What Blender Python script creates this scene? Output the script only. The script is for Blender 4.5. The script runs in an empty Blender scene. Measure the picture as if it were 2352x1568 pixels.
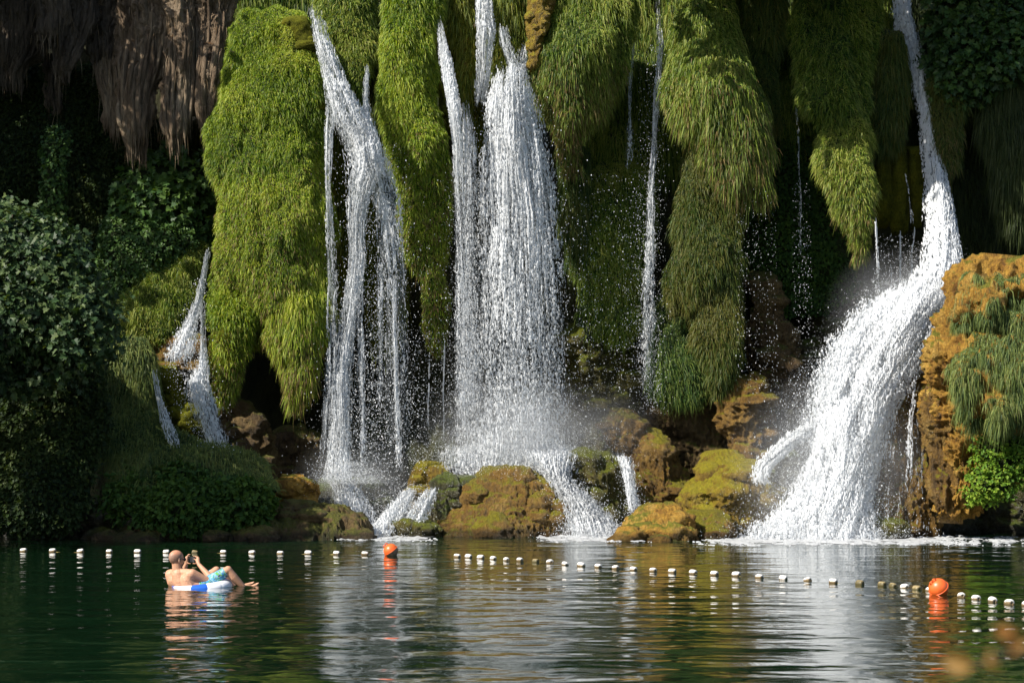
import bpy, math
import numpy as np
from mathutils import Vector

# ------------------------------------------------------------------ camera, sky, sun, exposure
sc = bpy.context.scene
COL = sc.collection
F = 4717.0            # focal length in pixels of a 2352 x 1568 picture
CAMH = 2.0
HZ = 1000.0           # picture row of the horizon
cd = bpy.data.cameras.new('camera')
cam = bpy.data.objects.new('camera', cd); COL.objects.link(cam)
cam.location = (0, 0, CAMH)
cam.rotation_euler = (math.radians(90), 0, 0)
cd.sensor_width = 36.0
cd.lens = F / 2352.0 * 36.0
cd.shift_y = (HZ - 784.0) / 2352.0
cd.clip_start = 0.05; cd.clip_end = 500
cd.dof.use_dof = True; cd.dof.focus_distance = 38.0; cd.dof.aperture_fstop = 5.0
sc.camera = cam

SUN = Vector((-0.61, -0.42, 0.67)).normalized()      # towards the sun
elev = math.asin(SUN.z); azim = math.atan2(SUN.x, SUN.y)
w = bpy.data.worlds.new('World'); sc.world = w; w.use_nodes = True
nt = w.node_tree; nt.nodes.clear()
wo = nt.nodes.new('ShaderNodeOutputWorld'); bg = nt.nodes.new('ShaderNodeBackground')
sky = nt.nodes.new('ShaderNodeTexSky'); sky.sky_type = 'NISHITA'; sky.sun_disc = False
sky.sun_elevation = elev; sky.sun_rotation = azim
nt.links.new(sky.outputs[0], bg.inputs[0]); nt.links.new(bg.outputs[0], wo.inputs[0])
bg.inputs[1].default_value = 0.085
sl = bpy.data.lights.new('sun', 'SUN'); sl.energy = 5.0; sl.angle = math.radians(0.5)
sl.color = (1.0, 0.94, 0.84)
so = bpy.data.objects.new('sun', sl); COL.objects.link(so)
so.rotation_euler = SUN.to_track_quat('Z', 'Y').to_euler()
so.location = (-20, 10, 30)
sc.view_settings.view_transform = 'Standard'; sc.view_settings.look = 'None'
sc.view_settings.gamma = 1.0; sc.view_settings.exposure = 0.75
sc.render.engine = 'CYCLES'
sc.cycles.use_denoising = True
sc.cycles.max_bounces = 6; sc.cycles.diffuse_bounces = 2; sc.cycles.glossy_bounces = 3
sc.cycles.transmission_bounces = 3; sc.cycles.transparent_max_bounces = 6
sc.cycles.volume_bounces = 1; sc.cycles.volume_step_rate = 4
sc.cycles.caustics_reflective = False; sc.cycles.caustics_refractive = False

# ------------------------------------------------------------------ helpers
rng = np.random.default_rng(7)

def PX(x, y, Y):
    x = np.asarray(x, float); y = np.asarray(y, float); Y = np.asarray(Y, float) + 0 * x
    return np.stack([(x - 1176.0) / F * Y, Y, CAMH - (y - HZ) / F * Y], -1)

def YW(y):
    return CAMH * F / (y - HZ)          # distance of the water surface at picture row y

def _hash(ix, iy, iz, seed):
    h = (ix * 374761393 + iy * 668265263 + iz * 2147483647 + seed * 1274126177) & 0xFFFFFFFF
    h = ((h ^ (h >> 13)) * 1274126177) & 0xFFFFFFFF
    h = ((h ^ (h >> 16)) * 2246822519) & 0xFFFFFFFF
    return ((h ^ (h >> 15)) & 0xFFFFFF) / 8388607.5 - 1.0

def vnoise(p, seed=0):
    p = np.asarray(p, float); i = np.floor(p).astype(np.int64); f = p - i
    u = f * f * f * (f * (f * 6 - 15) + 10)
    r = 0
    for dx in (0, 1):
        wx = u[..., 0] if dx else 1 - u[..., 0]
        for dy in (0, 1):
            wy = u[..., 1] if dy else 1 - u[..., 1]
            for dz in (0, 1):
                wz = u[..., 2] if dz else 1 - u[..., 2]
                r = r + wx * wy * wz * _hash(i[..., 0] + dx, i[..., 1] + dy, i[..., 2] + dz, seed)
    return r

def fbm(p, octv=4, seed=0, gain=0.5):
    p = np.asarray(p, float); r = 0; a = 1.0; s = 0
    for o in range(octv):
        r = r + a * vnoise(p * (2.03 ** o) + o * 17.3, seed + o * 31); s += a; a *= gain
    return r / s

def mesh_np(name, V, Fa, smooth=False, col=None):
    """one mesh from numpy arrays; Fa is (n,3), (n,4) or a list of such arrays"""
    if not isinstance(Fa, list): Fa = [Fa]
    Fa = [np.asarray(f, np.int32) for f in Fa if len(f)]
    me = bpy.data.meshes.new(name)
    V = np.asarray(V, np.float32)
    me.vertices.add(len(V)); me.vertices.foreach_set('co', V.ravel())
    loops = np.concatenate([f.ravel() for f in Fa]) if Fa else np.zeros(0, np.int32)
    sizes = np.concatenate([np.full(len(f), f.shape[1], np.int32) for f in Fa]) if Fa else np.zeros(0, np.int32)
    starts = np.concatenate([[0], np.cumsum(sizes)[:-1]]).astype(np.int32) if len(sizes) else sizes
    me.loops.add(len(loops)); me.loops.foreach_set('vertex_index', loops)
    me.polygons.add(len(sizes)); me.polygons.foreach_set('loop_start', starts)
    me.polygons.foreach_set('use_smooth', np.full(len(sizes), bool(smooth)))
    me.update(calc_edges=True)
    if col is not None:
        a = me.color_attributes.new('Col', 'FLOAT_COLOR', 'POINT')
        c = np.ones((len(V), 4), np.float32); c[:, :3] = col
        a.data.foreach_set('color', c.ravel())
    return me

def obj(name, V, Fa, mat, parent=None, smooth=False, col=None, kind=None):
    V = np.asarray(V, float)
    if parent is not None:
        base = parent
        off = np.zeros(3)
        while base is not None:
            off = off + np.array(base.location); base = base.parent
        V = V - off
    me = mesh_np(name, V, Fa, smooth, col)
    o = bpy.data.objects.new(name, me); COL.objects.link(o)
    me.materials.append(mat)
    if parent is not None: o.parent = parent
    if kind: o['kind'] = kind
    return o

def tag(o, label, cat, group=None):
    o['label'] = label; o['category'] = cat
    if group: o['group'] = group
    return o

def thing(name, label, cat, loc, group=None):
    o = bpy.data.objects.new(name, None); COL.objects.link(o)
    o.location = tuple(float(v) for v in loc); o.empty_display_size = 0.1
    return tag(o, label, cat, group)

def struct(o):
    o['kind'] = 'structure'; return o

class MB:
    """collects small shapes for one mesh"""
    def __init__(s): s.V = []; s.F3 = []; s.F4 = []; s.n = 0
    def add(s, V, F3=None, F4=None):
        V = np.asarray(V, float)
        if F3 is not None and len(F3): s.F3.append(np.asarray(F3) + s.n)
        if F4 is not None and len(F4): s.F4.append(np.asarray(F4) + s.n)
        s.V.append(V); s.n += len(V)
    def tube(s, pts, rad, k=8, cap=True):
        pts = np.asarray(pts, float); n = len(pts); rad = np.broadcast_to(np.asarray(rad, float), (n,))
        t = np.gradient(pts, axis=0); t /= np.linalg.norm(t, axis=1)[:, None] + 1e-9
        ref = np.array([0, 0, 1.0]) if abs(t[0, 2]) < 0.9 else np.array([1.0, 0, 0])
        a = np.linspace(0, 2 * np.pi, k, endpoint=False); V = []
        for i in range(n):
            b = np.cross(t[i], ref); b /= np.linalg.norm(b) + 1e-9
            c = np.cross(b, t[i]); ref = c
            V.append(pts[i] + rad[i] * (np.cos(a)[:, None] * b + np.sin(a)[:, None] * c))
        V = np.concatenate(V)
        F4 = [(i * k + j, i * k + (j + 1) % k, (i + 1) * k + (j + 1) % k, (i + 1) * k + j)
              for i in range(n - 1) for j in range(k)]
        F3 = []
        if cap:
            V = np.concatenate([V, pts[:1], pts[-1:]]); m = n * k
            F3 = [(m, (j + 1) % k, j) for j in range(k)] + \
                 [(m + 1, (n - 1) * k + j, (n - 1) * k + (j + 1) % k) for j in range(k)]
        s.add(V, F3, F4)
    def ball(s, c, r, R=None, nu=16, nv=10):
        """ellipsoid, radii r=(a,b,c) with optional 3x3 rotation"""
        th = np.linspace(0, np.pi, nv + 1); ph = np.linspace(0, 2 * np.pi, nu, endpoint=False)
        T, Pp = np.meshgrid(th, ph, indexing='ij')
        V = np.stack([np.sin(T) * np.cos(Pp), np.sin(T) * np.sin(Pp), np.cos(T)], -1).reshape(-1, 3) * np.asarray(r, float)
        if R is not None: V = V @ np.asarray(R).T
        V = V + np.asarray(c, float)
        F4 = [(i * nu + j, (i + 1) * nu + j, (i + 1) * nu + (j + 1) % nu, i * nu + (j + 1) % nu)
              for i in range(nv) for j in range(nu)]
        s.add(V, None, F4)
    def out(s):
        V = np.concatenate(s.V); Fs = []
        if s.F3: Fs.append(np.concatenate(s.F3))
        if s.F4: Fs.append(np.concatenate(s.F4))
        return V, Fs

# ------------------------------------------------------------------ materials
def newmat(name):
    m = bpy.data.materials.new(name); m.use_nodes = True
    n = m.node_tree; n.nodes.clear()
    out = n.nodes.new('ShaderNodeOutputMaterial')
    return m, n, out

def N(n, t, **kw):
    x = n.nodes.new(t)
    for k, v in kw.items(): setattr(x, k, v)
    return x

def ramp(n, src, stops):
    r = N(n, 'ShaderNodeValToRGB'); e = r.color_ramp.elements
    while len(e) < len(stops): e.new(0.5)
    for q, (p, c) in zip(e, stops):
        q.position = p; q.color = (*c, 1) if len(c) == 3 else c
    n.links.new(src, r.inputs[0]); return r.outputs[0]

def noise_node(n, scale, detail=6, rough=0.6, vec=None, dist=0.0):
    t = N(n, 'ShaderNodeTexNoise'); t.inputs['Scale'].default_value = scale
    t.inputs['Detail'].default_value = detail; t.inputs['Roughness'].default_value = rough
    t.inputs['Distortion'].default_value = dist
    if vec is not None: n.links.new(vec, t.inputs['Vector'])
    return t.outputs[0]

def mixc(n, f, a, b, mode='MIX'):
    x = N(n, 'ShaderNodeMix', data_type='RGBA', blend_type=mode)
    for s, v in ((x.inputs[0], f), (x.inputs[6], a), (x.inputs[7], b)):
        if hasattr(v, 'is_linked'): n.links.new(v, s)
        elif isinstance(v, (int, float)): s.default_value = v
        else: s.default_value = (*v, 1)
    return x.outputs[2]

def mapped(n, scale=(1, 1, 1)):
    g = N(n, 'ShaderNodeNewGeometry'); m = N(n, 'ShaderNodeMapping')
    m.inputs['Scale'].default_value = scale
    n.links.new(g.outputs['Position'], m.inputs['Vector']); return m.outputs[0], g

def veg_mat(name, trans=0.35, rough=0.45, spec=0.35):
    m, n, out = newmat(name)
    at = N(n, 'ShaderNodeAttribute', attribute_name='Col')
    b = N(n, 'ShaderNodeBsdfPrincipled'); b.inputs['Roughness'].default_value = rough
    b.inputs['Specular IOR Level'].default_value = spec
    n.links.new(at.outputs[0], b.inputs['Base Color'])
    tr = N(n, 'ShaderNodeBsdfTranslucent')
    tc = mixc(n, 1.0, at.outputs[0], (1.25, 1.15, 0.35), 'MULTIPLY')
    n.links.new(tc, tr.inputs[0])
    mx = N(n, 'ShaderNodeMixShader'); mx.inputs[0].default_value = trans
    n.links.new(b.outputs[0], mx.inputs[1]); n.links.new(tr.outputs[0], mx.inputs[2])
    n.links.new(mx.outputs[0], out.inputs[0]); return m

def rock_mat(name, cols, moss=(0.15, 0.165, 0.015), moss_lo=0.35, moss_hi=0.75, scale=3.0, rough=0.75,
             vert=1.0, bump=0.6, spec=0.35):
    """stone of two or three tones with moss where it faces up"""
    m, n, out = newmat(name)
    vec, g = mapped(n, (1, 1, vert))
    f1 = noise_node(n, scale, 8, 0.65, vec)
    f2 = noise_node(n, scale * 7, 6, 0.7, vec)
    k = len(cols)
    base = ramp(n, f1, [(0.3 + 0.4 * i / max(1, k - 1), c) for i, c in enumerate(cols)])
    fine = ramp(n, f2, [(0.3, (0.5, 0.46, 0.42)), (0.6, (1.1, 1.08, 1.05))])
    base = mixc(n, 1.0, base, fine, 'MULTIPLY')
    f4 = noise_node(n, scale * 4.5, 7, 0.7, vec, 0.6)
    base = mixc(n, 1.0, base, ramp(n, f4, [(0.34, (0.42, 0.38, 0.34)), (0.44, (1, 1, 1))]), 'MULTIPLY')
    sep = N(n, 'ShaderNodeSeparateXYZ'); n.links.new(g.outputs['Normal'], sep.inputs[0])
    mm = N(n, 'ShaderNodeMath', operation='MULTIPLY_ADD'); n.links.new(noise_node(n, scale * 0.8, 5, 0.6, vec), mm.inputs[0])
    mm.inputs[1].default_value = 2.0; n.links.new(sep.outputs[2], mm.inputs[2])
    mm2 = N(n, 'ShaderNodeMath', operation='SUBTRACT'); n.links.new(mm.outputs[0], mm2.inputs[0]); mm2.inputs[1].default_value = 1.0
    mask = ramp(n, mm2.outputs[0], [(moss_lo, (0, 0, 0)), (moss_hi, (1, 1, 1))])
    mossc = ramp(n, f2, [(0.3, tuple(c * 0.55 for c in moss)), (0.7, tuple(c * 1.25 for c in moss))])
    colr = mixc(n, mask, base, mossc)
    wp = N(n, 'ShaderNodeSeparateXYZ'); n.links.new(g.outputs['Position'], wp.inputs[0])          # dark wet line above the pool
    wz = N(n, 'ShaderNodeMath', operation='MULTIPLY_ADD'); n.links.new(f1, wz.inputs[0]); wz.inputs[1].default_value = -0.35; n.links.new(wp.outputs[2], wz.inputs[2])
    wl = N(n, 'ShaderNodeMapRange'); n.links.new(wz.outputs[0], wl.inputs[0]); wl.inputs[1].default_value = -0.08; wl.inputs[2].default_value = 0.03
    wl.inputs[3].default_value = 0.35; wl.inputs[4].default_value = 1.0
    vm = N(n, 'ShaderNodeVectorMath', operation='SCALE'); n.links.new(colr, vm.inputs[0]); n.links.new(wl.outputs[0], vm.inputs['Scale']); colr = vm.outputs[0]
    b = N(n, 'ShaderNodeBsdfPrincipled'); b.inputs['Roughness'].default_value = rough
    b.inputs['Specular IOR Level'].default_value = spec
    n.links.new(colr, b.inputs['Base Color'])
    bp = N(n, 'ShaderNodeBump'); bp.inputs['Strength'].default_value = bump; bp.inputs['Distance'].default_value = 0.10
    f3 = noise_node(n, scale * 14, 6, 0.75, vec)
    hh = N(n, 'ShaderNodeMath', operation='MULTIPLY_ADD'); n.links.new(f3, hh.inputs[0]); hh.inputs[1].default_value = 0.6; n.links.new(f2, hh.inputs[2])
    n.links.new(hh.outputs[0], bp.inputs['Height']); n.links.new(bp.outputs[0], b.inputs['Normal'])
    n.links.new(b.outputs[0], out.inputs[0]); return m

def plain(name, colr, rough=0.5, spec=0.5, var=0.0, vscale=40, bump=0.0):
    m, n, out = newmat(name)
    b = N(n, 'ShaderNodeBsdfPrincipled'); b.inputs['Roughness'].default_value = rough
    b.inputs['Specular IOR Level'].default_value = spec
    b.inputs['Base Color'].default_value = (*colr, 1)
    if var or bump:
        vec, g = mapped(n); f = noise_node(n, vscale, 5, 0.6, vec)
        if var:
            c = ramp(n, f, [(0.3, tuple(x * (1 - var) for x in colr)), (0.7, tuple(min(1, x * (1 + var)) for x in colr))])
            n.links.new(c, b.inputs['Base Color'])
        if bump:
            bp = N(n, 'ShaderNodeBump'); bp.inputs['Strength'].default_value = bump; bp.inputs['Distance'].default_value = 0.01
            n.links.new(f, bp.inputs['Height']); n.links.new(bp.outputs[0], b.inputs['Normal'])
    n.links.new(b.outputs[0], out.inputs[0]); return m

M = {}
M['grass'] = veg_mat('grass_blades', 0.28, 0.5, 0.25)
M['leaf'] = veg_mat('broad_leaves', 0.22, 0.55, 0.35)
M['fern'] = veg_mat('fern_leaves', 0.3, 0.6, 0.2)
M['root'] = veg_mat('dry_roots', 0.05, 0.8, 0.1)
M['soil'] = plain('turf', (0.014, 0.022, 0.005), 0.8, 0.2, 0.5, 9, 0.4)
M['moss'] = rock_mat('moss_cushion', [(0.04, 0.045, 0.006), (0.08, 0.085, 0.006), (0.12, 0.115, 0.008)], (0.12, 0.125, 0.009),
                     0.3, 0.85, 3.5, 0.9, 0.7, 0.6, 0.12)
M['cliff'] = rock_mat('cliff_rock', [(0.016, 0.024, 0.008), (0.05, 0.055, 0.018), (0.07, 0.06, 0.022)], (0.045, 0.065, 0.010),
                      0.3, 0.7, 1.6, 0.6, 0.4, 1.0)
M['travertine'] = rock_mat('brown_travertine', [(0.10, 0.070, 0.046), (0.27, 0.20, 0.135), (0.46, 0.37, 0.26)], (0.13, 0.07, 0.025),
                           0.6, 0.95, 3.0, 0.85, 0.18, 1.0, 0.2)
M['travertine_dark'] = rock_mat('dim_travertine', [(0.06, 0.048, 0.038), (0.13, 0.105, 0.08), (0.20, 0.16, 0.12)], (0.08, 0.06, 0.02),
                                0.6, 0.9, 3.0, 0.85, 0.2, 1.0, 0.2)  # brown travertine darkened: half-shade of the dim curtains put into the colour
M['rock_orange'] = rock_mat('orange_travertine', [(0.20, 0.085, 0.016), (0.50, 0.28, 0.038), (0.60, 0.41, 0.11)], (0.20, 0.19, 0.014),
                            0.66, 0.95, 2.2, 0.7, 0.7, 1.0)
M['rock_ochre'] = rock_mat('ochre_rock', [(0.09, 0.048, 0.012), (0.26, 0.15, 0.032), (0.36, 0.24, 0.07)], (0.23, 0.20, 0.014),
                           0.48, 0.8, 2.6, 0.5, 0.5, 1.0)
M['rock_yellow'] = rock_mat('yellow_moss_rock', [(0.14, 0.085, 0.016), (0.30, 0.20, 0.024), (0.36, 0.29, 0.03)], (0.32, 0.27, 0.018),
                            0.38, 0.7, 2.6, 0.5, 0.5, 1.0)
M['rock_brown'] = rock_mat('brown_rock', [(0.06, 0.036, 0.016), (0.16, 0.105, 0.04), (0.22, 0.16, 0.06)], (0.12, 0.12, 0.015),
                           0.45, 0.8, 2.0, 0.6, 0.5, 1.0)
M['rock_wet'] = rock_mat('wet_rock', [(0.025, 0.03, 0.012), (0.07, 0.065, 0.022), (0.11, 0.09, 0.035)], (0.09, 0.115, 0.014),
                         0.3, 0.65, 2.0, 0.3, 0.3, 0.9, 0.6)
M['rock_mossy'] = rock_mat('mossy_rock', [(0.04, 0.04, 0.010), (0.10, 0.09, 0.016), (0.16, 0.12, 0.025)], (0.13, 0.145, 0.012),
                           0.3, 0.7, 2.2, 0.45, 0.35, 0.9)
M['bark'] = plain('bark', (0.10, 0.08, 0.06), 0.85, 0.2, 0.5, 15, 0.5)

def foam_mat():
    m, n, out = newmat('white_water')
    d = N(n, 'ShaderNodeBsdfPrincipled'); d.inputs['Base Color'].default_value = (0.80, 0.82, 0.84, 1)
    d.inputs['Roughness'].default_value = 0.35; d.inputs['Specular IOR Level'].default_value = 0.4
    t = N(n, 'ShaderNodeBsdfTranslucent'); t.inputs[0].default_value = (0.80, 0.83, 0.86, 1)
    mx = N(n, 'ShaderNodeMixShader'); mx.inputs[0].default_value = 0.4
    n.links.new(d.outputs[0], mx.inputs[1]); n.links.new(t.outputs[0], mx.inputs[2]); n.links.new(mx.outputs[0], out.inputs[0])
    return m
M['foam'] = foam_mat()
def veil_mat():
    m, n, out = newmat('water_veil')
    vec, g = mapped(n, (1, 1, 0.16)); f = noise_node(n, 9, 5, 0.65, vec)
    a = N(n, 'ShaderNodeMapRange'); n.links.new(f, a.inputs[0])
    a.inputs[1].default_value = 0.35; a.inputs[2].default_value = 0.72; a.inputs[3].default_value = 0.03; a.inputs[4].default_value = 0.70
    at = N(n, 'ShaderNodeAttribute', attribute_name='Col'); am = N(n, 'ShaderNodeMath', operation='MULTIPLY')
    n.links.new(a.outputs[0], am.inputs[0]); n.links.new(at.outputs['Fac'], am.inputs[1]); a = am
    d = N(n, 'ShaderNodeBsdfDiffuse'); d.inputs[0].default_value = (0.66, 0.72, 0.80, 1)
    t = N(n, 'ShaderNodeBsdfTranslucent'); t.inputs[0].default_value = (0.66, 0.72, 0.80, 1)
    m1 = N(n, 'ShaderNodeMixShader'); m1.inputs[0].default_value = 0.5
    n.links.new(d.outputs[0], m1.inputs[1]); n.links.new(t.outputs[0], m1.inputs[2])
    tr = N(n, 'ShaderNodeBsdfTransparent'); mx = N(n, 'ShaderNodeMixShader')
    n.links.new(a.outputs[0], mx.inputs[0]); n.links.new(tr.outputs[0], mx.inputs[1]); n.links.new(m1.outputs[0], mx.inputs[2])
    n.links.new(mx.outputs[0], out.inputs[0]); return m
M['veil'] = veil_mat()

def water_mat():
    m, n, out = newmat('pool_water')
    b = N(n, 'ShaderNodeBsdfPrincipled'); b.inputs['Base Color'].default_value = (0.003, 0.013, 0.005, 1)
    b.inputs['Roughness'].default_value = 0.04; b.inputs['IOR'].default_value = 1.33
    vec, g = mapped(n, (0.8, 1.0, 1))
    v2, _ = mapped(n, (0.55, 1.25, 1))
    a = noise_node(n, 2.0, 2.6, 0.45, vec, 0.5); c = noise_node(n, 0.75, 2, 0.5, v2, 0.3)
    ad = N(n, 'ShaderNodeMath', operation='MULTIPLY_ADD'); n.links.new(c, ad.inputs[0]); ad.inputs[1].default_value = 2.2
    n.links.new(a, ad.inputs[2])
    bp = N(n, 'ShaderNodeBump'); bp.inputs['Strength'].default_value = 1.0; bp.inputs['Distance'].default_value = 0.017
    # calmer towards the far shore
    sp = N(n, 'ShaderNodeSeparateXYZ'); n.links.new(g.outputs['Position'], sp.inputs[0])
    cm = N(n, 'ShaderNodeMapRange'); n.links.new(sp.outputs[1], cm.inputs[0]); cm.inputs[1].default_value = 20; cm.inputs[2].default_value = 34
    cm.inputs[3].default_value = 1.45; cm.inputs[4].default_value = 0.65
    ch = N(n, 'ShaderNodeMapRange'); n.links.new(sp.outputs[1], ch.inputs[0]); ch.inputs[1].default_value = 36.3; ch.inputs[2].default_value = 39.5   # churned under the falls
    ch.inputs[3].default_value = 0.0; ch.inputs[4].default_value = 3.0
    c2 = N(n, 'ShaderNodeMath', operation='ADD'); n.links.new(cm.outputs[0], c2.inputs[0]); n.links.new(ch.outputs[0], c2.inputs[1])
    hm = N(n, 'ShaderNodeMath', operation='MULTIPLY'); n.links.new(ad.outputs[0], hm.inputs[0]); n.links.new(c2.outputs[0], hm.inputs[1])
    n.links.new(hm.outputs[0], bp.inputs['Height']); n.links.new(bp.outputs[0], b.inputs['Normal'])
    n.links.new(b.outputs[0], out.inputs[0]); return m
M['water'] = water_mat()

# ------------------------------------------------------------------ shells: everything with an outline and a body
def shell(rows, depth, bulge=0.8, cell=0.06, amp=0.08, freq=1.2, seed=1, wrap=112, rt=0.35, rb=0.35,
          setback=0.5, bmax=1.4, flute=0.0, octv=4, ridge=0.0, smooth_rows=True):
    """a closed body whose outline is rows of (y, x_left, x_right) in picture pixels, standing at distance
    depth (number or [(y, Y), ...]); returns V, grid shape, normals"""
    R = np.array([r[:3] for r in rows], float)
    y0, y1 = R[0, 0], R[-1, 0]
    if np.isscalar(depth): depth = [(y0, depth), (y1, depth)]
    D = np.array(depth, float)
    Ym = float(np.mean(D[:, 1]))
    nv = max(6, int((y1 - y0) / F * Ym / cell))
    y = np.linspace(y0, y1, nv)
    xl = np.interp(y, R[:, 0], R[:, 1]); xr = np.interp(y, R[:, 0], R[:, 2])
    if smooth_rows:
        k = max(1, nv // 24)
        ker = np.hanning(2 * k + 3)[1:-1]; ker /= ker.sum(); pad = len(ker) // 2
        xl = np.convolve(np.pad(xl, pad, mode='edge'), ker, 'valid'); xr = np.convolve(np.pad(xr, pad, mode='edge'), ker, 'valid')
    Yd = np.interp(y, D[:, 0], D[:, 1])
    hw = np.maximum(0.02, (xr - xl) / 2 / F * Yd); xc = ((xl + xr) / 2 - 1176) / F * Yd
    zc = CAMH - (y - HZ) / F * Yd
    h = abs(zc[0] - zc[-1])
    d = np.abs(zc - zc[0]) / h
    e = np.ones(nv)
    if rt > 0: e = np.minimum(e, np.sqrt(np.clip(1 - (1 - np.clip(d / rt, 0, 1)) ** 2, 0, 1)))
    if rb > 0: e = np.minimum(e, np.sqrt(np.clip(1 - (1 - np.clip((1 - d) / rb, 0, 1)) ** 2, 0, 1)))
    B = np.clip(bulge * hw, 0.05, bmax) * (0.25 + 0.75 * e)
    wmax = hw.max()
    nu = max(12, int((wmax * 2.2 + 2 * B.max()) / cell))
    th = np.radians(np.linspace(-wrap, wrap, nu))
    V = np.zeros((nv, nu, 3))
    V[..., 0] = xc[:, None] + hw[:, None] * np.sin(th)[None]
    V[..., 1] = (Yd + (1 - e) * setback)[:, None] + B[:, None] * (1 - np.cos(th))[None]
    V[..., 2] = zc[:, None]
    n = grid_normals(V)
    Pq = V * freq
    dis = fbm(Pq, octv, seed)
    if ridge:
        big = fbm(V * 0.85 + seed, 2, seed + 3)
        rid = 0.55 - 2.2 * np.abs(fbm(Pq * 1.1 + 9, octv, seed + 5, 0.6))
        pit = np.abs(fbm(V * np.array([6.5, 6.5, 5.5]), 4, seed + 6, 0.72))
        soft = 1 - 0.45 * np.clip(n[..., 2] * 1.6 - 0.2, 0, 1)
        dis = dis * (1 - ridge) + (ridge * rid * 1.35 - 0.7 * pit) * soft + 1.0 * big
    if flute:
        dis = dis + flute * fbm(V * np.array([7.0, 7.0, 0.7]) * 1.0, 4, seed + 9, 0.65)
    fade = np.minimum(1, 0.3 + e)[:, None]
    V = V + n * (amp * dis * fade)[..., None]
    return V, grid_normals(V)

def grid_normals(V):
    du = np.gradient(V, axis=1); dv = np.gradient(V, axis=0)
    n = np.cross(du, -dv)
    n /= np.linalg.norm(n, axis=-1, keepdims=True) + 1e-9
    # towards the camera side in the middle column
    if n[:, n.shape[1] // 2, 1].mean() > 0: n = -n
    return n

def grid_faces(nv, nu, flip=False):
    i = np.arange(nv - 1)[:, None] * nu + np.arange(nu - 1)[None]
    f = np.stack([i, i + nu, i + nu + 1, i + 1], -1).reshape(-1, 4)
    return f[:, ::-1] if flip else f

def shell_mesh(V):
    nv, nu = V.shape[:2]
    W = V.reshape(-1, 3)
    top = V[0].mean(0); bot = V[-1].mean(0)
    W = np.concatenate([W, top[None], bot[None]])
    F4 = grid_faces(nv, nu)
    a = np.arange(nu - 1)
    F3 = np.concatenate([np.stack([np.full(nu - 1, nv * nu), a, a + 1], -1),
                         np.stack([np.full(nu - 1, nv * nu + 1), (nv - 1) * nu + a + 1, (nv - 1) * nu + a], -1)])
    back = np.stack([np.arange(nv - 1) * nu, np.arange(nv - 1) * nu + nu - 1,
                     np.arange(1, nv) * nu + nu - 1, np.arange(1, nv) * nu], -1)
    return W, [F3, np.concatenate([F4, back])]

def sample(V, n, count, r, mask=None, facing=0.45):
    """points spread over the part of a shell that can be seen"""
    nv, nu = V.shape[:2]
    A = V[:-1, :-1]; Bq = V[:-1, 1:]; C = V[1:, :-1]
    area = np.linalg.norm(np.cross(Bq - A, C - A), axis=-1)
    nn = n[:-1, :-1]
    wgt = area * (nn[..., 1] < facing)
    if mask is not None: wgt = wgt * mask(A)
    p = wgt.ravel() / wgt.sum()
    idx = r.choice(len(p), size=count, p=p)
    i, j = idx // (nu - 1), idx % (nu - 1)
    a, b = r.random((2, count))
    P = V[i, j] * ((1 - a) * (1 - b))[:, None] + V[i + 1, j] * (a * (1 - b))[:, None] + V[i, j + 1] * ((1 - a) * b)[:, None] + V[i + 1, j + 1] * (a * b)[:, None]
    return P, n[i, j], i / nv

def unit(v): return v / (np.linalg.norm(v, axis=-1, keepdims=True) + 1e-9)

def blades(P, n, L, wd, r, droop=0.9, stand=0.8, jitter=0.55, side=(0, 0, 0), seg=2, tw=0.9, up=0.15):
    """curved tapering blades from points P: (V, F)"""
    m = len(P)
    d0 = unit(n * stand + r.normal(0, jitter, (m, 3)) + np.array([0, 0, up]) + np.asarray(side))
    L = np.broadcast_to(np.asarray(L, float), (m,)); wd = np.broadcast_to(np.asarray(wd, float), (m,))
    dr = droop * (0.6 + 0.8 * r.random(m))
    V = np.zeros((m, 2 * seg + 1, 3))
    view = unit(np.stack([r.normal(0, tw, m), -np.ones(m), r.normal(0, 0.3 * tw, m)], -1))
    for k in range(seg + 1):
        s = k / seg
        pos = P + L[:, None] * (d0 * (s * (1 - 0.35 * s))[None] if False else d0 * s * (1 - 0.35 * s))
        pos = pos + np.stack([0 * L, 0 * L, -L * dr * s * s], -1)
        tan = unit(d0 * (1 - 0.7 * s) + np.stack([0 * L, 0 * L, -2 * dr * s], -1))
        sd = unit(np.cross(tan, view))
        if k < seg:
            hwd = (wd * (1.0 - 0.55 * s ** 1.5) / 2)[:, None] * (0.75 if k == 0 else 1)
            V[:, 2 * k] = pos - sd * hwd; V[:, 2 * k + 1] = pos + sd * hwd
        else: V[:, 2 * seg] = pos
    f = []
    for k in range(seg - 1):
        f += [(2 * k, 2 * k + 1, 2 * k + 3), (2 * k, 2 * k + 3, 2 * k + 2)]
    f.append((2 * seg - 2, 2 * seg - 1, 2 * seg))
    f = np.array(f)
    Fa = (np.arange(m)[:, None, None] * (2 * seg + 1) + f[None]).reshape(-1, 3)
    return V.reshape(-1, 3), Fa

def palette(t, cols):
    cols = np.array(cols, float); x = np.clip(t, 0, 1) * (len(cols) - 1)
    i = np.minimum(x.astype(int), len(cols) - 2); f = (x - i)[:, None]
    return cols[i] * (1 - f) + cols[i + 1] * f

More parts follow.
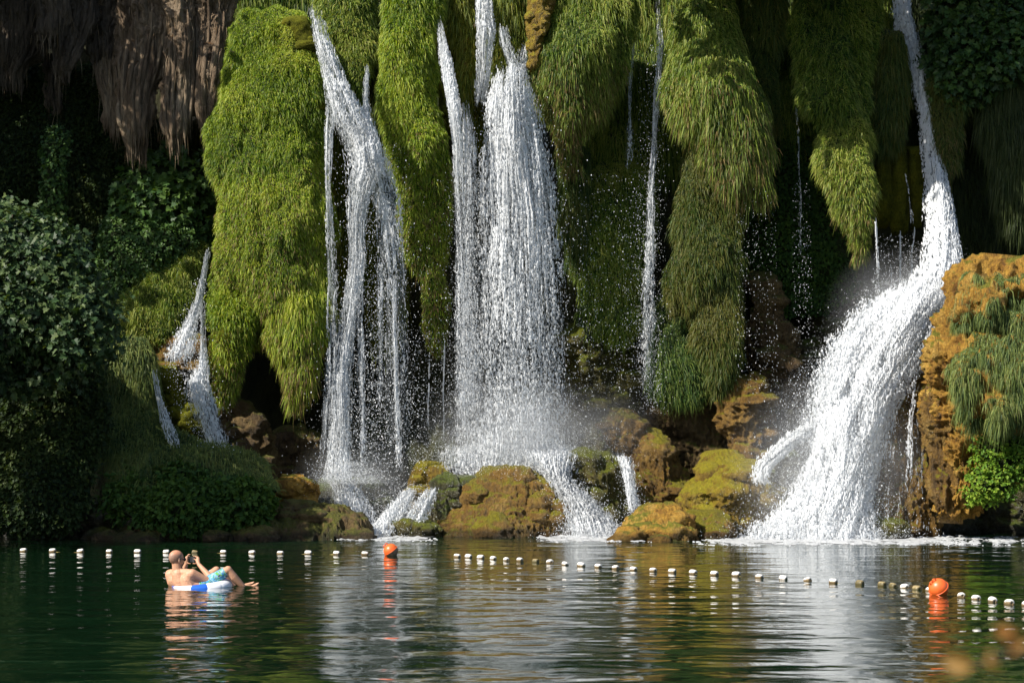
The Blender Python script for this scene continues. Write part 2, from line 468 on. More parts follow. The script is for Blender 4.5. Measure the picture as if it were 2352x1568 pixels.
LEAFS = {
    # outline points (across, along) of one side, base to tip
    'oval': [(0.0, 0.0), (0.28, 0.25), (0.33, 0.5), (0.2, 0.8), (0.0, 1.0)],
    'fig': [(0.0, 0.0), (0.30, -0.05), (0.50, 0.22), (0.27, 0.36), (0.48, 0.66), (0.22, 0.62), (0.0, 1.0)],
    'tiny': [(0.0, 0.0), (0.36, 0.55), (0.0, 1.0)],
}
def leaf_shape(kind):
    o = LEAFS[kind]
    pts = [(0, 0.0, 0)]; 
    L = [(x, y, 0.35 * abs(x) - 0.12 * y * y) for x, y in o]
    V = [L[0]] + L[1:-1] + [L[-1]] + [(-x, y, z) for x, y, z in L[1:-1][::-1]]
    V = [(0, 0.42, -0.02)] + V
    k = len(V) - 1
    Fq = [(0, 1 + i, 1 + (i + 1) % k) for i in range(k)]
    if kind == 'tiny':
        V = V[1:]; Fq = [(0, 1, 2), (0, 2, 3)]
    return np.array(V, float), np.array(Fq)

def leaves(P, n, size, r, kind='oval', flop=0.5, spread=0.6):
    m = len(P); lv, lf = leaf_shape(kind)
    nrm = unit(n * 0.5 + np.array([0, -0.25, 0.45]) + r.normal(0, spread, (m, 3)))
    d = unit(r.normal(0, 0.7, (m, 3)) + n * 0.5 + np.array([0, 0, -flop]))
    s = unit(np.cross(d, nrm)); d = np.cross(nrm, s)
    size = np.broadcast_to(np.asarray(size, float), (m,))
    V = P[:, None] + size[:, None, None] * (lv[None, :, 0:1] * s[:, None] + lv[None, :, 1:2] * d[:, None] + lv[None, :, 2:3] * nrm[:, None])
    Fa = (np.arange(m)[:, None, None] * len(lv) + lf[None]).reshape(-1, 3)
    return V.reshape(-1, 3), Fa, len(lv)

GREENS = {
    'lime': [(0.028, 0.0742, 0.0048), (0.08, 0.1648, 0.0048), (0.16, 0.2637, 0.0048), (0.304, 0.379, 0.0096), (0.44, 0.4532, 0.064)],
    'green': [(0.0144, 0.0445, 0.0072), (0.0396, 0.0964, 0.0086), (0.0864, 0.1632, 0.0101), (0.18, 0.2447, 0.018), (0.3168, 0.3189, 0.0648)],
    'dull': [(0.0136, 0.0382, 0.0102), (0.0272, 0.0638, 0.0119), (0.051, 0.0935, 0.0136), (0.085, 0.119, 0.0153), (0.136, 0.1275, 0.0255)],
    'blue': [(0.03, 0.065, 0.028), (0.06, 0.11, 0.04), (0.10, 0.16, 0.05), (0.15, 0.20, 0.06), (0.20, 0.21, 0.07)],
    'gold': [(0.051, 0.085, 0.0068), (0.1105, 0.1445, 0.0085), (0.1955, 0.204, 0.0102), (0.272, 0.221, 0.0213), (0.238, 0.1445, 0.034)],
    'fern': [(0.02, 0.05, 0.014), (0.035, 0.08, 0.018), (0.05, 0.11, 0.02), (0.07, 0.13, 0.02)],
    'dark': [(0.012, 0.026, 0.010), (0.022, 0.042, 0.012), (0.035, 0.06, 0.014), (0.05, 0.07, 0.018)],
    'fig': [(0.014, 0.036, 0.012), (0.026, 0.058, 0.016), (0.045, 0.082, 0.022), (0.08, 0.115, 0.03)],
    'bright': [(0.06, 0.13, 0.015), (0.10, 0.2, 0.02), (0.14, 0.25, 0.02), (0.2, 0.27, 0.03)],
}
def green(P, key, r, shift=0.0, lowf=0.9, spread=0.28, seed=3):
    t = 0.42 + shift + 0.55 * fbm(P * lowf, 3, seed) + r.normal(0, spread, len(P)) + 0.35 * (r.random(len(P)) < 0.12)
    c = palette(t, GREENS[key])
    return c * (1 + r.normal(0, 0.10, (len(P), 1)))

BL = [0]
GD, GL, GW = 1.75, 0.50, 0.92        # grass: more, shorter, finer
def grass_mound(name, label, cat, rows, depth, key='lime', dens=2000, L=(0.20, 0.36), wd=0.016, group=None,
                body='soil', seed=1, shift=0.0, droop=0.62, side=(0, 0, 0), stand=1.0, mask=None, dry=0.0, up=0.2, tuft=0.10, **kw):
    r = np.random.default_rng(seed)
    V, n = shell(rows, depth, seed=seed, **kw)
    if tuft:
        V = V + n * (tuft * (1.2 * fbm(V * np.array([2.6, 2.6, 1.5]), 3, seed + 21) + 0.9 * fbm(V * np.array([6.5, 6.5, 4.0]), 2, seed + 22)))[..., None]; n = grid_normals(V)
    base = V.reshape(-1, 3); loc = (base[:, 0].mean(), base[:, 1].mean(), base[:, 2].min())
    t = thing(name, label, cat, loc, group)
    obj('bank', *shell_mesh(V), M[body], t, smooth=True)
    A = np.linalg.norm(np.cross(V[:-1, 1:] - V[:-1, :-1], V[1:, :-1] - V[:-1, :-1]), axis=-1)
    A = (A * (n[:-1, :-1, 1] < 0.45)).sum()
    cnt = int(A * dens * GD)
    P, nn, v = sample(V, n, cnt, r, mask)
    clump = fbm(P * np.array([3.2, 3.2, 2.2]), 2, seed + 3)
    Ls = GL * (L[0] + (L[1] - L[0]) * r.random(cnt) ** 1.5) * (1 + 0.6 * clump)
    longb = r.random(cnt) < 0.2
    Ls = np.where(longb, Ls * 1.55, Ls)
    tilt = np.stack([fbm(P * 1.1, 2, seed + 7), 0 * clump, 0.6 * fbm(P * 1.3, 2, seed + 8)], -1) * 0.7
    bv, bf = blades(P, nn, Ls, GW * wd * (0.7 + 0.6 * r.random(cnt)), r, droop=droop, side=np.asarray(side) + tilt, stand=stand, up=up)
    c = green(P, key, r, shift, seed=seed)
    c[longb] = c[longb] * 0.7 + 0.3 * np.array([0.42, 0.48, 0.10]) * (0.25 if key in ('dark', 'dull') else 1)
    if dry:
        q = r.random(cnt) < dry * np.clip(v * 1.6 - 0.5, 0.03, 1)
        c[q] = palette(r.random(q.sum()), [(0.10, 0.07, 0.03), (0.24, 0.16, 0.06), (0.30, 0.22, 0.09)])
    BL[0] += cnt
    obj('grass', bv, bf, M['grass'], t, col=np.repeat(c, 5, 0), kind='stuff')
    return t, V, n

def leaf_mound(name, label, cat, rows, depth, key='fern', dens=900, size=0.06, leaf='tiny', group=None, body='soil',
               seed=1, shift=0.0, spread=0.6, flop=0.5, mat='fern', part='foliage', lift=0.12, layers=True, **kw):
    r = np.random.default_rng(seed)
    V, n = shell(rows, depth, seed=seed, **kw)
    base = V.reshape(-1, 3); loc = (base[:, 0].mean(), base[:, 1].mean(), base[:, 2].min())
    t = thing(name, label, cat, loc, group)
    obj('bank', *shell_mesh(V), M[body], t, smooth=True)
    A = np.linalg.norm(np.cross(V[:-1, 1:] - V[:-1, :-1], V[1:, :-1] - V[:-1, :-1]), axis=-1)
    cnt = int((A * (n[:-1, :-1, 1] < 0.45)).sum() * dens)
    P, nn, v = sample(V, n, cnt, r)
    cl = fbm(P * 2.6, 3, seed + 2)
    P = P + nn * (lift * r.random(cnt) + 0.16 * np.clip(cl, 0, 1))[:, None]
    lv, lf, k = leaves(P, nn, size * (0.6 + 0.8 * r.random(cnt)), r, leaf, flop, spread)
    c = green(P, key, r, shift, seed=seed)
    obj(part, lv, lf, M[mat], t, col=np.repeat(c, k, 0), kind='stuff')
    return t, V, n

def lobes(V, n, count, size, r, seed):
    """knobs that break up the outline of a rock"""
    out = []
    nv, nu = V.shape[:2]
    th = np.linspace(0, np.pi, 22); ph = np.linspace(0, 2 * np.pi, 30, endpoint=False)
    T, Pp = np.meshgrid(th, ph, indexing='ij')
    U = np.stack([np.sin(T) * np.cos(Pp), np.sin(T) * np.sin(Pp), np.cos(T)], -1)
    for k in range(count):
        i = int(nv * r.uniform(0.05, 0.95)); j = int(nu * r.uniform(0.2, 0.8))
        s = size * r.uniform(0.10, 0.26); c = V[i, j] - n[i, j] * s * 0.62
        rad = s * np.array([r.uniform(0.9, 1.5), 1.0, r.uniform(0.55, 1.1)])
        W = U * rad
        d = 0.28 * fbm(W / s * 1.3 + seed + k * 5, 3, seed + k) + 0.22 * (0.4 - 2 * np.abs(fbm(W / s * 2.2 + k, 4, seed + k + 9, 0.6)))
        out.append(((W * (1 + d[..., None]) + c).reshape(-1, 3), grid_loop(22, 30)))
    return out

def grid_loop(nv, nu):
    i, j = np.meshgrid(np.arange(nv - 1), np.arange(nu), indexing='ij')
    return np.stack([i * nu + j, (i + 1) * nu + j, (i + 1) * nu + (j + 1) % nu, i * nu + (j + 1) % nu], -1).reshape(-1, 4)

def rock(name, label, rows, depth, mat='rock_ochre', seed=1, cell=0.024, amp=0.14, freq=2.2, ridge=0.5, group=None, knobs=9, **kw):
    kw.setdefault('bulge', 0.8); kw.setdefault('octv', 6); kw.setdefault('rt', 0.3); kw.setdefault('rb', 0.0)
    V, n = shell(rows, depth, cell=cell, amp=amp, freq=freq, ridge=ridge, seed=seed, **kw)
    W, Fs = shell_mesh(V)
    if knobs:
        size = min(np.ptp(V[..., 0]), np.ptp(V[..., 2]) * 1.4, 1.5)
        Vs = [W]; off = len(W)
        for v, f in lobes(V, n, knobs, size, np.random.default_rng(seed + 77), seed):
            Vs.append(v); Fs.append(f + off); off += len(v)
        W = np.concatenate(Vs)
    loc = np.array([W[:, 0].mean(), W[:, 1].mean(), W[:, 2].min()])
    o = obj(name, W - loc, Fs, M[mat], None, smooth=True)
    o.location = tuple(loc)
    return tag(o, label, 'rock', group), V, n

# ------------------------------------------------------------------ the setting: pool, cliff
def build_water():
    xs = np.linspace(-70, 70, 57); ys = np.linspace(-25, 75, 41)
    X, Yg = np.meshgrid(xs, ys)
    V = np.stack([X, Yg, 0 * X], -1)
    o = obj('water', V.reshape(-1, 3), grid_faces(*X.shape), M['water'], smooth=True)
    struct(o); o['label'] = 'dark green rippled pool in front of the falls'
build_water()

def cliff_depth(x, y):
    """distance of the cliff face at picture point x, y"""
    Y = 45.6 + 0 * x
    def hole(cx, cy, rx, ry, d):
        return d * np.exp(-((x - cx) / rx) ** 2 - ((y - cy) / ry) ** 2)
    Y = Y + hole(640, 960, 120, 130, 2.5) + hole(900, 900, 130, 220, 1.2) + hole(1980, 760, 160, 140, 2.0)
    Y = Y + hole(440, 400, 90, 90, 1.8) + hole(60, 350, 300, 260, 1.0) + hole(1480, 300, 60, 240, 0.8)
    Y = Y + hole(1800, 380, 40, 260, 1.0) + hole(2270, 480, 120, 200, 0.8) + hole(2330, 1200, 120, 120, 2.0)
    Y = Y - hole(1400, 700, 110, 200, 1.0) - hole(1600, 750, 120, 200, 0.7)
    return Y

def build_cliff():
    xs = np.linspace(-1500, 3900, 460); ys = np.linspace(-760, 1300, 300)
    X, Yp = np.meshgrid(xs, ys)
    D = cliff_depth(X, Yp)
    V = PX(X, Yp, 45.0); V[..., 1] = D
    V[..., 1] += 0.55 * fbm(V * np.array([0.9, 0.1, 0.45]), 5, 4) + 0.22 * fbm(V * np.array([4.0, 0.1, 0.9]), 4, 14)
    top = np.clip((V[..., 2] - 12.0) / 5.0, 0, 1)
    V[..., 1] += 2.5 * top ** 2 * 3
    struct(obj('cliff', V.reshape(-1, 3), grid_faces(*X.shape), M['cliff'], smooth=True))
build_cliff()

# ------------------------------------------------------------------ travertine curtains with stalactites, upper left
def curtain(label, rows, Y, mat, seed, nspike=10, spike=(0.15, 0.5), roots=250, bulge=0.7):
    r = np.random.default_rng(seed)
    V, n = shell(rows, Y, bulge=bulge, cell=0.024, amp=0.18, freq=1.6, seed=seed, flute=0.9, octv=5, ridge=0.35, rt=0.0, rb=0.3, setback=0.35)
    base = V.reshape(-1, 3); loc = (base[:, 0].mean(), base[:, 1].mean(), base[:, 2].min())
    t = thing('travertine_curtain', label, 'rock formation', loc, 'travertine curtains under the overhang')
    obj('curtain_body', *shell_mesh(V), M[mat], t, smooth=True)
    nv, nu = V.shape[:2]
    wide = np.ptp(V[..., 0])
    for k in range(int(wide / 0.04) + 6):
        j = int(nu * r.uniform(0.18, 0.82)); i0 = int(nv * r.uniform(0.05, 0.75)); i1 = int(nv * r.uniform(0.86, 0.995))
        idx = np.unique(np.linspace(i0, i1, 9).astype(int))
        path = V[idx, j] + n[idx, j] * r.uniform(-0.01, 0.02)
        ln = r.uniform(*spike) * r.uniform(0.5, 1.5); e = np.linspace(0.2, 1, 5)[:, None]
        path = np.concatenate([path, path[-1] + e * np.array([0, 0.02, -ln])])
        path[:, :2] += np.cumsum(r.normal(0, 0.006, (len(path), 2)), 0)
        s = np.linspace(0, 1, len(path)); r0 = r.uniform(0.014, 0.055)
        rad = r0 * np.minimum(1, 0.25 + 4 * s) * np.clip((1 - s) / 0.35, 0.12, 1) * (1 + r.normal(0, 0.18, len(s)))
        b = MB(); b.tube(path, rad, 6)
        obj('stalactite', *b.out(), M[mat], t, smooth=True)
    roots = int(roots * 0.3)
    if roots:
        P, nn, v = sample(V, n, roots, r, lambda A: 0.2 + (A[..., 2] < A[..., 2].max() - 0.6))
        bv, bf = blades(P - nn * 0.01, nn, r.uniform(0.12, 0.45, roots), 0.009, r, droop=0.9, stand=0.10, jitter=0.12, up=-0.6)
        c = palette(r.random(roots), [(0.06, 0.04, 0.02), (0.20, 0.14, 0.08), (0.33, 0.26, 0.18)])
        obj('hanging_roots', bv, bf, M['root'], t, col=np.repeat(c, 5, 0), kind='stuff')
    return t

TR, TD = 'travertine', 'travertine_dark'
curtain('broad brown travertine curtain ending in many fine stalactites, left of the leaf-shaped one',
        [(-60, 250, 400), (60, 262, 395), (140, 262, 375), (220, 262, 352), (290, 274, 344), (330, 284, 336), (350, 294, 328)], 42.7, TR, 21, 16, (0.15, 0.4), 900)
curtain('leaf-shaped brown travertine curtain with a pointed lower end, nearest the fern-dark cave',
        [(-40, 380, 440), (70, 385, 435), (130, 376, 440), (200, 366, 442), (270, 373, 434), (310, 386, 422), (335, 394, 406)], 42.4, TR, 22, 14, (0.15, 0.4), 900)
curtain('tall narrow travertine curtain against the left edge of the big grass mound',
        [(-60, 440, 545), (60, 440, 530), (140, 448, 510), (210, 453, 496), (260, 452, 492), (300, 462, 486), (335, 468, 480)], 42.5, TR, 23, 6, (0.12, 0.3), 700)
curtain('thin pale travertine fringe hanging just left of the broad brown curtain',
        [(-60, 205, 280), (120, 215, 275), (200, 232, 272), (270, 248, 270), (305, 254, 268)], 43.4, TR, 24, 6, (0.12, 0.35), 250)
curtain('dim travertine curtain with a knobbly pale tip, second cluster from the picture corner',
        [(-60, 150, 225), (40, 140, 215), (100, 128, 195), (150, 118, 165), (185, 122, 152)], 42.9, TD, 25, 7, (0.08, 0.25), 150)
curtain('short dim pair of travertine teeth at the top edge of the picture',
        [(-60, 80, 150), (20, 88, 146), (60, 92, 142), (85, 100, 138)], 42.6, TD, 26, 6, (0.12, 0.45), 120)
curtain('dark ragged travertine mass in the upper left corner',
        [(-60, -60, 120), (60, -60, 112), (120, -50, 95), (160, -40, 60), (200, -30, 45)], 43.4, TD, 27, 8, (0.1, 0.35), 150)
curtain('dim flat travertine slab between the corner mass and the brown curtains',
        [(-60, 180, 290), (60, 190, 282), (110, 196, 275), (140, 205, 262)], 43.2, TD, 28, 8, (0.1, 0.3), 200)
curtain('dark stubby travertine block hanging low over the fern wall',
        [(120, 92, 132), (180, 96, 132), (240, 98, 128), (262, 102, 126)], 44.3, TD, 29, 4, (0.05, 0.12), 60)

# ------------------------------------------------------------------ fern wall and shrubs on the left
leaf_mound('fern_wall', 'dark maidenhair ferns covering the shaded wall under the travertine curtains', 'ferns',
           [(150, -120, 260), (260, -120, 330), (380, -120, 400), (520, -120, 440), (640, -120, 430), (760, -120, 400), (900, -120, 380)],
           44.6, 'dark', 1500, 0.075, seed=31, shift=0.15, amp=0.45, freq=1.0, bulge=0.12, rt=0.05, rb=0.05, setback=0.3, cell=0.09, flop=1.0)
leaf_mound('ivy_column', 'pale ivy growing up a thin stem in front of the fern wall', 'ivy',
           [(290, 95, 138), (330, 102, 140), (400, 108, 138), (470, 104, 136), (540, 100, 150)], 43.0, 'fern', 900, 0.085, 'oval', seed=32,
           shift=0.35, amp=0.12, bulge=0.8, cell=0.06, mat='leaf')
leaf_mound('fig_shrub', 'broad-leaved green shrub growing in the cave mouth below the travertine', 'shrub',
           [(360, 330, 420), (400, 290, 450), (460, 270, 462), (520, 260, 462), (570, 270, 455)], 43.4, 'fern', 260, 0.15, 'fig', seed=33,
           shift=0.25, amp=0.3, bulge=0.5, cell=0.08, mat='leaf', lift=0.3)
leaf_mound('thicket', 'tangled grey-green thicket above the sunlit grass slope', 'shrub',
           [(500, 240, 440), (560, 225, 450), (620, 225, 455), (680, 235, 440), (720, 250, 400)], 42.9, 'fern', 1100, 0.07, 'oval', seed=34,
           shift=0.3, amp=0.3, bulge=0.4, cell=0.08, mat='leaf')

# ------------------------------------------------------------------ grass mounds
def left_mask(A): return 1.0 + 0 * A[..., 0]
grass_mound('grass_mound', 'largest bright lime green grass mound, left of the falls', 'grass mound',
            [(14, 590, 680), (40, 550, 700), (90, 520, 728), (180, 494, 746), (260, 484, 748), (330, 484, 748), (430, 482, 746), (520, 474, 744),
             (600, 474, 742), (690, 482, 738), (750, 490, 734), (800, 505, 728)],
            [(14, 42.6), (200, 41.8), (500, 41.3), (700, 41.3), (800, 41.8)], 'lime', 3000, (0.13, 0.25), 0.0125, seed=41, shift=0.05,
            bulge=0.62, amp=0.30, freq=0.75, flute=0.25, rt=0.12, rb=0.22, setback=0.7, cell=0.07, bmax=1.1, dry=0.25)
grass_mound('grass_tongue', 'golden grass tongue hanging over the cave from the big mound', 'grass mound',
            [(560, 620, 740), (680, 612, 739), (760, 622, 736), (820, 638, 732), (870, 648, 726), (905, 660, 714), (925, 672, 700)], [(560, 41.9), (680, 41.35), (925, 41.5)], 'lime', 2200, (0.18, 0.36), 0.015, seed=42,
            shift=0.12, bulge=0.6, amp=0.14, cell=0.05, rb=0.35, rt=0.1, dry=0.45, droop=0.9)
grass_mound('grass_tongue', 'small olive grass tongue with a moss face beside the small left fall', 'grass mound',
            [(600, 484, 590), (700, 484, 590), (780, 484, 575), (840, 484, 556), (890, 490, 542), (925, 502, 528)], [(600, 41.9), (720, 41.4), (925, 41.7)], 'lime', 1700, (0.15, 0.3), 0.014, seed=43,
            shift=0.05, bulge=0.6, amp=0.10, cell=0.05, rb=0.35, rt=0.1, dry=0.3, body='moss',
            mask=lambda A: 0.15 + (A[..., 0] > -6.05) + (A[..., 2] > 4.2))
grass_mound('grass_mound', 'green grass mound wedged in the fork of the left fall at the top edge', 'grass mound',
            [(-60, 722, 872), (0, 726, 868), (60, 742, 864), (120, 758, 858), (170, 785, 850), (205, 808, 838), (222, 818, 830)], [(-60, 43.2), (222, 42.6)],
            'green', 2000, (0.2, 0.34), 0.015, seed=44, shift=0.15, bulge=0.7, amp=0.14, cell=0.06, rt=0, rb=0.3)
grass_mound('grass_mound', 'long green grass mound hanging between the left and centre falls', 'grass mound',
            [(-60, 885, 1005), (0, 880, 1003), (60, 876, 998), (130, 868, 988), (200, 866, 988), (300, 885, 1010), (400, 905, 1030), (500, 928, 1036),
             (600, 946, 1036), (700, 962, 1034), (760, 980, 1026), (812, 992, 1012)], [(-60, 42.9), (300, 42.3), (812, 42.6)],
            'lime', 2300, (0.18, 0.32), 0.015, seed=45, shift=0.02, bulge=0.8, amp=0.2, freq=1.0, cell=0.06, rt=0, rb=0.2, dry=0.4)
grass_mound('grass_tuft', 'narrow tuft over olive moss between two thin streams', 'grass mound',
            [(-60, 1012, 1090), (40, 1022, 1088), (110, 1046, 1090), (180, 1048, 1094), (235, 1054, 1090), (262, 1062, 1082)], 43.4, 'gold', 900, (0.15, 0.3), 0.014,
            seed=46, shift=-0.1, bulge=0.8, amp=0.08, cell=0.05, rt=0, rb=0.3, body='moss', droop=1.3)
grass_mound('grass_tuft', 'dripping golden tuft on the ledge above the centre fall', 'grass mound',
            [(-60, 1128, 1212), (30, 1132, 1208), (80, 1122, 1204), (130, 1116, 1198), (165, 1124, 1186), (185, 1135, 1170)], 43.2, 'gold', 1200, (0.15, 0.3), 0.014,
            seed=47, shift=-0.05, bulge=0.8, amp=0.1, cell=0.05, rt=0, rb=0.3, body='moss', droop=1.3)
grass_mound('grass_mound', 'feathery green grass mound right of the centre fall with dry hanging roots', 'grass mound',
            [(-60, 1245, 1455), (0, 1235, 1452), (60, 1222, 1445), (110, 1216, 1432), (160, 1226, 1420), (210, 1240, 1396), (255, 1262, 1370), (310, 1284, 1338), (390, 1298, 1330)],
            [(-60, 43.0), (120, 42.4), (390, 43.2)], 'green', 2000, (0.22, 0.40), 0.014, seed=48, shift=0.0, bulge=0.75, amp=0.2, cell=0.06, rt=0, rb=0.3, dry=0.5, droop=0.8)
grass_mound('hanging_grass', 'thin dark grass curtain below the feathery mound', 'grass mound',
            [(330, 1282, 1345), (420, 1292, 1345), (520, 1300, 1340), (600, 1306, 1330)], 43.9, 'dull', 1100, (0.3, 0.5), 0.013, seed=49, shift=0.1,
            bulge=0.8, amp=0.1, cell=0.06, droop=1.7, stand=0.5, rt=0.1)
grass_mound('grass_mound', 'largest golden green mound right of centre, leaning right with long blades', 'grass mound',
            [(-60, 1600, 1690), (0, 1585, 1680), (40, 1565, 1682), (80, 1540, 1702), (120, 1532, 1718), (190, 1542, 1742), (260, 1552, 1756), (310, 1582, 1766), (370, 1635, 1774), (420, 1672, 1772), (455, 1710, 1760)],
            [(-60, 44.0), (30, 43.4), (200, 42.4), (455, 42.7)], 'green', 1700, (0.20, 0.44), 0.016, seed=50, shift=0.06, bulge=0.75, amp=0.26, cell=0.06, rt=0.0, rb=0.2, dry=0.35, droop=0.9)
grass_mound('hanging_grass', 'dull green hanging grass below the golden mound', 'grass mound',
            [(240, 1590, 1690), (340, 1575, 1700), (430, 1562, 1716), (520, 1545, 1712), (600, 1530, 1706), (680, 1530, 1700), (720, 1540, 1660)], [(240, 43.9), (430, 43.3), (720, 43.0)], 'dull', 1700,
            (0.18, 0.40), 0.014, seed=51, shift=0.35, bulge=0.5, amp=0.22, cell=0.07, droop=0.8, stand=0.6, rt=0.1)
grass_mound('hanging_grass', 'lowest grass beard hanging right of the thin stream', 'grass mound',
            [(560, 1600, 1690), (690, 1592, 1702), (780, 1602, 1698), (850, 1625, 1690), (905, 1645, 1680)], [(560, 43.6), (720, 43.2), (905, 43.0)], 'dull', 1600, (0.16, 0.36), 0.014, seed=52, shift=0.4,
            bulge=0.6, amp=0.16, cell=0.06, droop=0.8, rb=0.4)
grass_mound('hanging_grass', 'dark drooping grass curtain between the centre fall and the thin stream', 'grass mound',
            [(360, 1380, 1490), (460, 1340, 1500), (560, 1320, 1490), (660, 1318, 1480), (740, 1330, 1470), (775, 1350, 1440)], [(360, 44.6), (775, 43.6)], 'green', 1500,
            (0.22, 0.45), 0.013, seed=53, shift=0.05, bulge=0.4, amp=0.25, cell=0.07, droop=0.8, stand=0.55)
grass_mound('hanging_grass', 'shadowy bluish grass under the thin stream, left of the lowest beard', 'grass mound',
            [(680, 1510, 1600), (770, 1500, 1620), (840, 1490, 1640), (900, 1500, 1640), (930, 1530, 1600)], [(680, 44.0), (930, 43.3)], 'fern', 1400, (0.16, 0.34), 0.013, seed=54, shift=0.2,
            bulge=0.5, amp=0.16, cell=0.06, droop=0.8)
grass_mound('hanging_grass', 'narrow dim grass strip behind the golden mound at the top', 'grass mound',
            [(-60, 1690, 1800), (60, 1710, 1795), (160, 1730, 1790), (280, 1755, 1785)], 43.9, 'dull', 1300, (0.25, 0.45), 0.014, seed=55, shift=0.15,
            bulge=0.6, amp=0.16, cell=0.07, rt=0, droop=0.8)
grass_mound('grass_mound', 'dim dark green grass mound at the top edge, left of the right fall', 'grass mound',
            [(-60, 1835, 2030), (40, 1835, 2030), (120, 1838, 2010), (200, 1850, 2000), (260, 1870, 1992), (300, 1890, 1985)], [(-60, 43.8), (300, 43.0)], 'green', 1600,
            (0.22, 0.42), 0.015, seed=56, shift=-0.02, bulge=0.6, amp=0.25, cell=0.07, rt=0, rb=0.2)
grass_mound('grass_mound', 'pointed golden grass mound hanging over the dark hollow by the right fall', 'grass mound',
            [(200, 1915, 1980), (270, 1902, 1986), (310, 1888, 1996), (350, 1884, 2000), (400, 1900, 2004), (450, 1928, 2008), (510, 1948, 2008), (560, 1962, 2004), (590, 1974, 1994)],
            [(200, 43.7), (290, 43.1), (400, 42.6), (590, 42.8)], 'green', 2000, (0.2, 0.40), 0.015, seed=57, shift=0.2, bulge=0.8, amp=0.14, cell=0.05, rt=0.15, rb=0.3, dry=0.25)
grass_mound('hanging_grass', 'dim grass strip just left of the right fall', 'grass mound',
            [(60, 2030, 2080), (150, 2020, 2085), (250, 2010, 2072), (320, 2012, 2060), (345, 2020, 2050)], 43.8, 'dull', 1500, (0.2, 0.4), 0.014, seed=58, shift=0.2,
            bulge=0.7, amp=0.12, cell=0.06, rt=0.1, droop=1.2)
for k, (lab, rows) in enumerate((
        ('left olive moss pillar in the dark behind the pointed grass mound', [(320, 2008, 2050), (400, 2010, 2052), (470, 2012, 2050), (520, 2016, 2046)]),
        ('middle olive moss pillar left of the right fall', [(330, 2044, 2092), (430, 2048, 2094), (500, 2050, 2092), (535, 2056, 2086)]),
        ('right olive moss pillar touching the right fall', [(330, 2086, 2124), (420, 2090, 2130), (490, 2092, 2132), (522, 2098, 2126)]))):
    rock('moss_pillar', lab, rows, 44.2, 'moss', seed=60 + k, knobs=0, amp=0.08, cell=0.04, flute=0.8, ridge=0.1, rb=0.3, rt=0.1)
grass_mound('hanging_grass', 'grass strip with gold tips hanging right of the right fall', 'grass mound',
            [(170, 2130, 2215), (260, 2140, 2210), (330, 2152, 2200), (400, 2162, 2190), (440, 2168, 2182)], 43.6, 'dull', 1400, (0.2, 0.42), 0.014, seed=64, shift=0.2,
            bulge=0.7, amp=0.14, cell=0.06, rt=0.1, droop=0.8, dry=0.3)
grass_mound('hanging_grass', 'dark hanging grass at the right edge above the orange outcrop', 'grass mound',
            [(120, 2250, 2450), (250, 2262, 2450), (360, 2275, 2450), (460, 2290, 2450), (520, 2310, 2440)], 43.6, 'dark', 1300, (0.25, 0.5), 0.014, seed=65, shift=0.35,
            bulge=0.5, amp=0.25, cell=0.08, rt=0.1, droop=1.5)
leaf_mound('bush', 'dark leafy bush in the upper right corner beside the right fall', 'bush',
           [(-80, 2150, 2450), (0, 2148, 2450), (60, 2152, 2450), (120, 2156, 2420), (180, 2170, 2330), (215, 2190, 2260)], 43.4, 'fern', 420, 0.14, 'fig', seed=66,
           shift=-0.05, amp=0.35, bulge=0.45, cell=0.08, mat='leaf', lift=0.3, rt=0)
leaf_mound('ivy_wall', 'dark ivy on the shaded rock between golden mound and right fall', 'ivy',
           [(-60, 1780, 1850), (150, 1780, 1860), (350, 1770, 1900), (500, 1720, 1960), (650, 1720, 1970), (720, 1760, 1900)], 45.0, 'fern', 1000, 0.085, seed=67,
           shift=0.1, amp=0.35, bulge=0.15, cell=0.09, setback=0.3, rt=0.05, flop=1.0)

# ------------------------------------------------------------------ moss seen through the left fall
for k, (lab, rows, Y) in enumerate((
        ('olive mossy rib between the two streams of the left fall', [(350, 822, 860), (430, 815, 868), (520, 815, 862), (600, 818, 855), (660, 822, 850)], 44.0),
        ('grassy rib in the right stream of the left fall', [(540, 850, 930), (640, 845, 935), (720, 850, 930), (790, 868, 912), (820, 880, 900)], 44.2),
        ('wet grass rib at the left side of the left fall', [(270, 752, 800), (380, 752, 800), (520, 755, 800), (640, 760, 798), (700, 765, 790)], 44.0))):
    grass_mound('mossy_rib', lab, 'moss', rows, Y, 'gold', 700, (0.15, 0.35), 0.012, seed=70 + k, shift=-0.2, body='moss', bulge=0.7, amp=0.08, cell=0.05,
                droop=1.7, stand=0.5, rt=0.1)
rock('moss_cushion', 'bright olive moss cushion where the left fall leaves its lip', [(28, 655, 700), (50, 640, 712), (85, 655, 722), (110, 690, 728)], 42.15, 'moss', 75, knobs=3, amp=0.06)
rock('moss_cushion', 'olive moss patch on the right flank of the big mound', [(140, 705, 740), (180, 690, 748), (215, 705, 748)], 42.1, 'moss', 76, knobs=3, amp=0.06)
rock('moss_cushion', 'small olive moss shelf in the fold of the big mound', [(222, 670, 745), (236, 655, 748), (250, 690, 748)], 41.95, 'moss', 77, knobs=3, amp=0.05)
rock('moss_rock', 'yellow mossy rock face on the left side of the feathery mound', [(-30, 1215, 1275), (40, 1208, 1262), (90, 1206, 1250), (130, 1208, 1245), (165, 1216, 1240)], 42.6,
     'rock_yellow', 78, amp=0.12, rb=0.2, rt=0)
rock('moss_rock', 'olive mossy rock strip between long mound and thin stream', [(90, 985, 1020), (160, 990, 1040), (230, 998, 1052), (300, 1010, 1050)], 43.2, 'moss', 79, amp=0.08, rb=0.2)

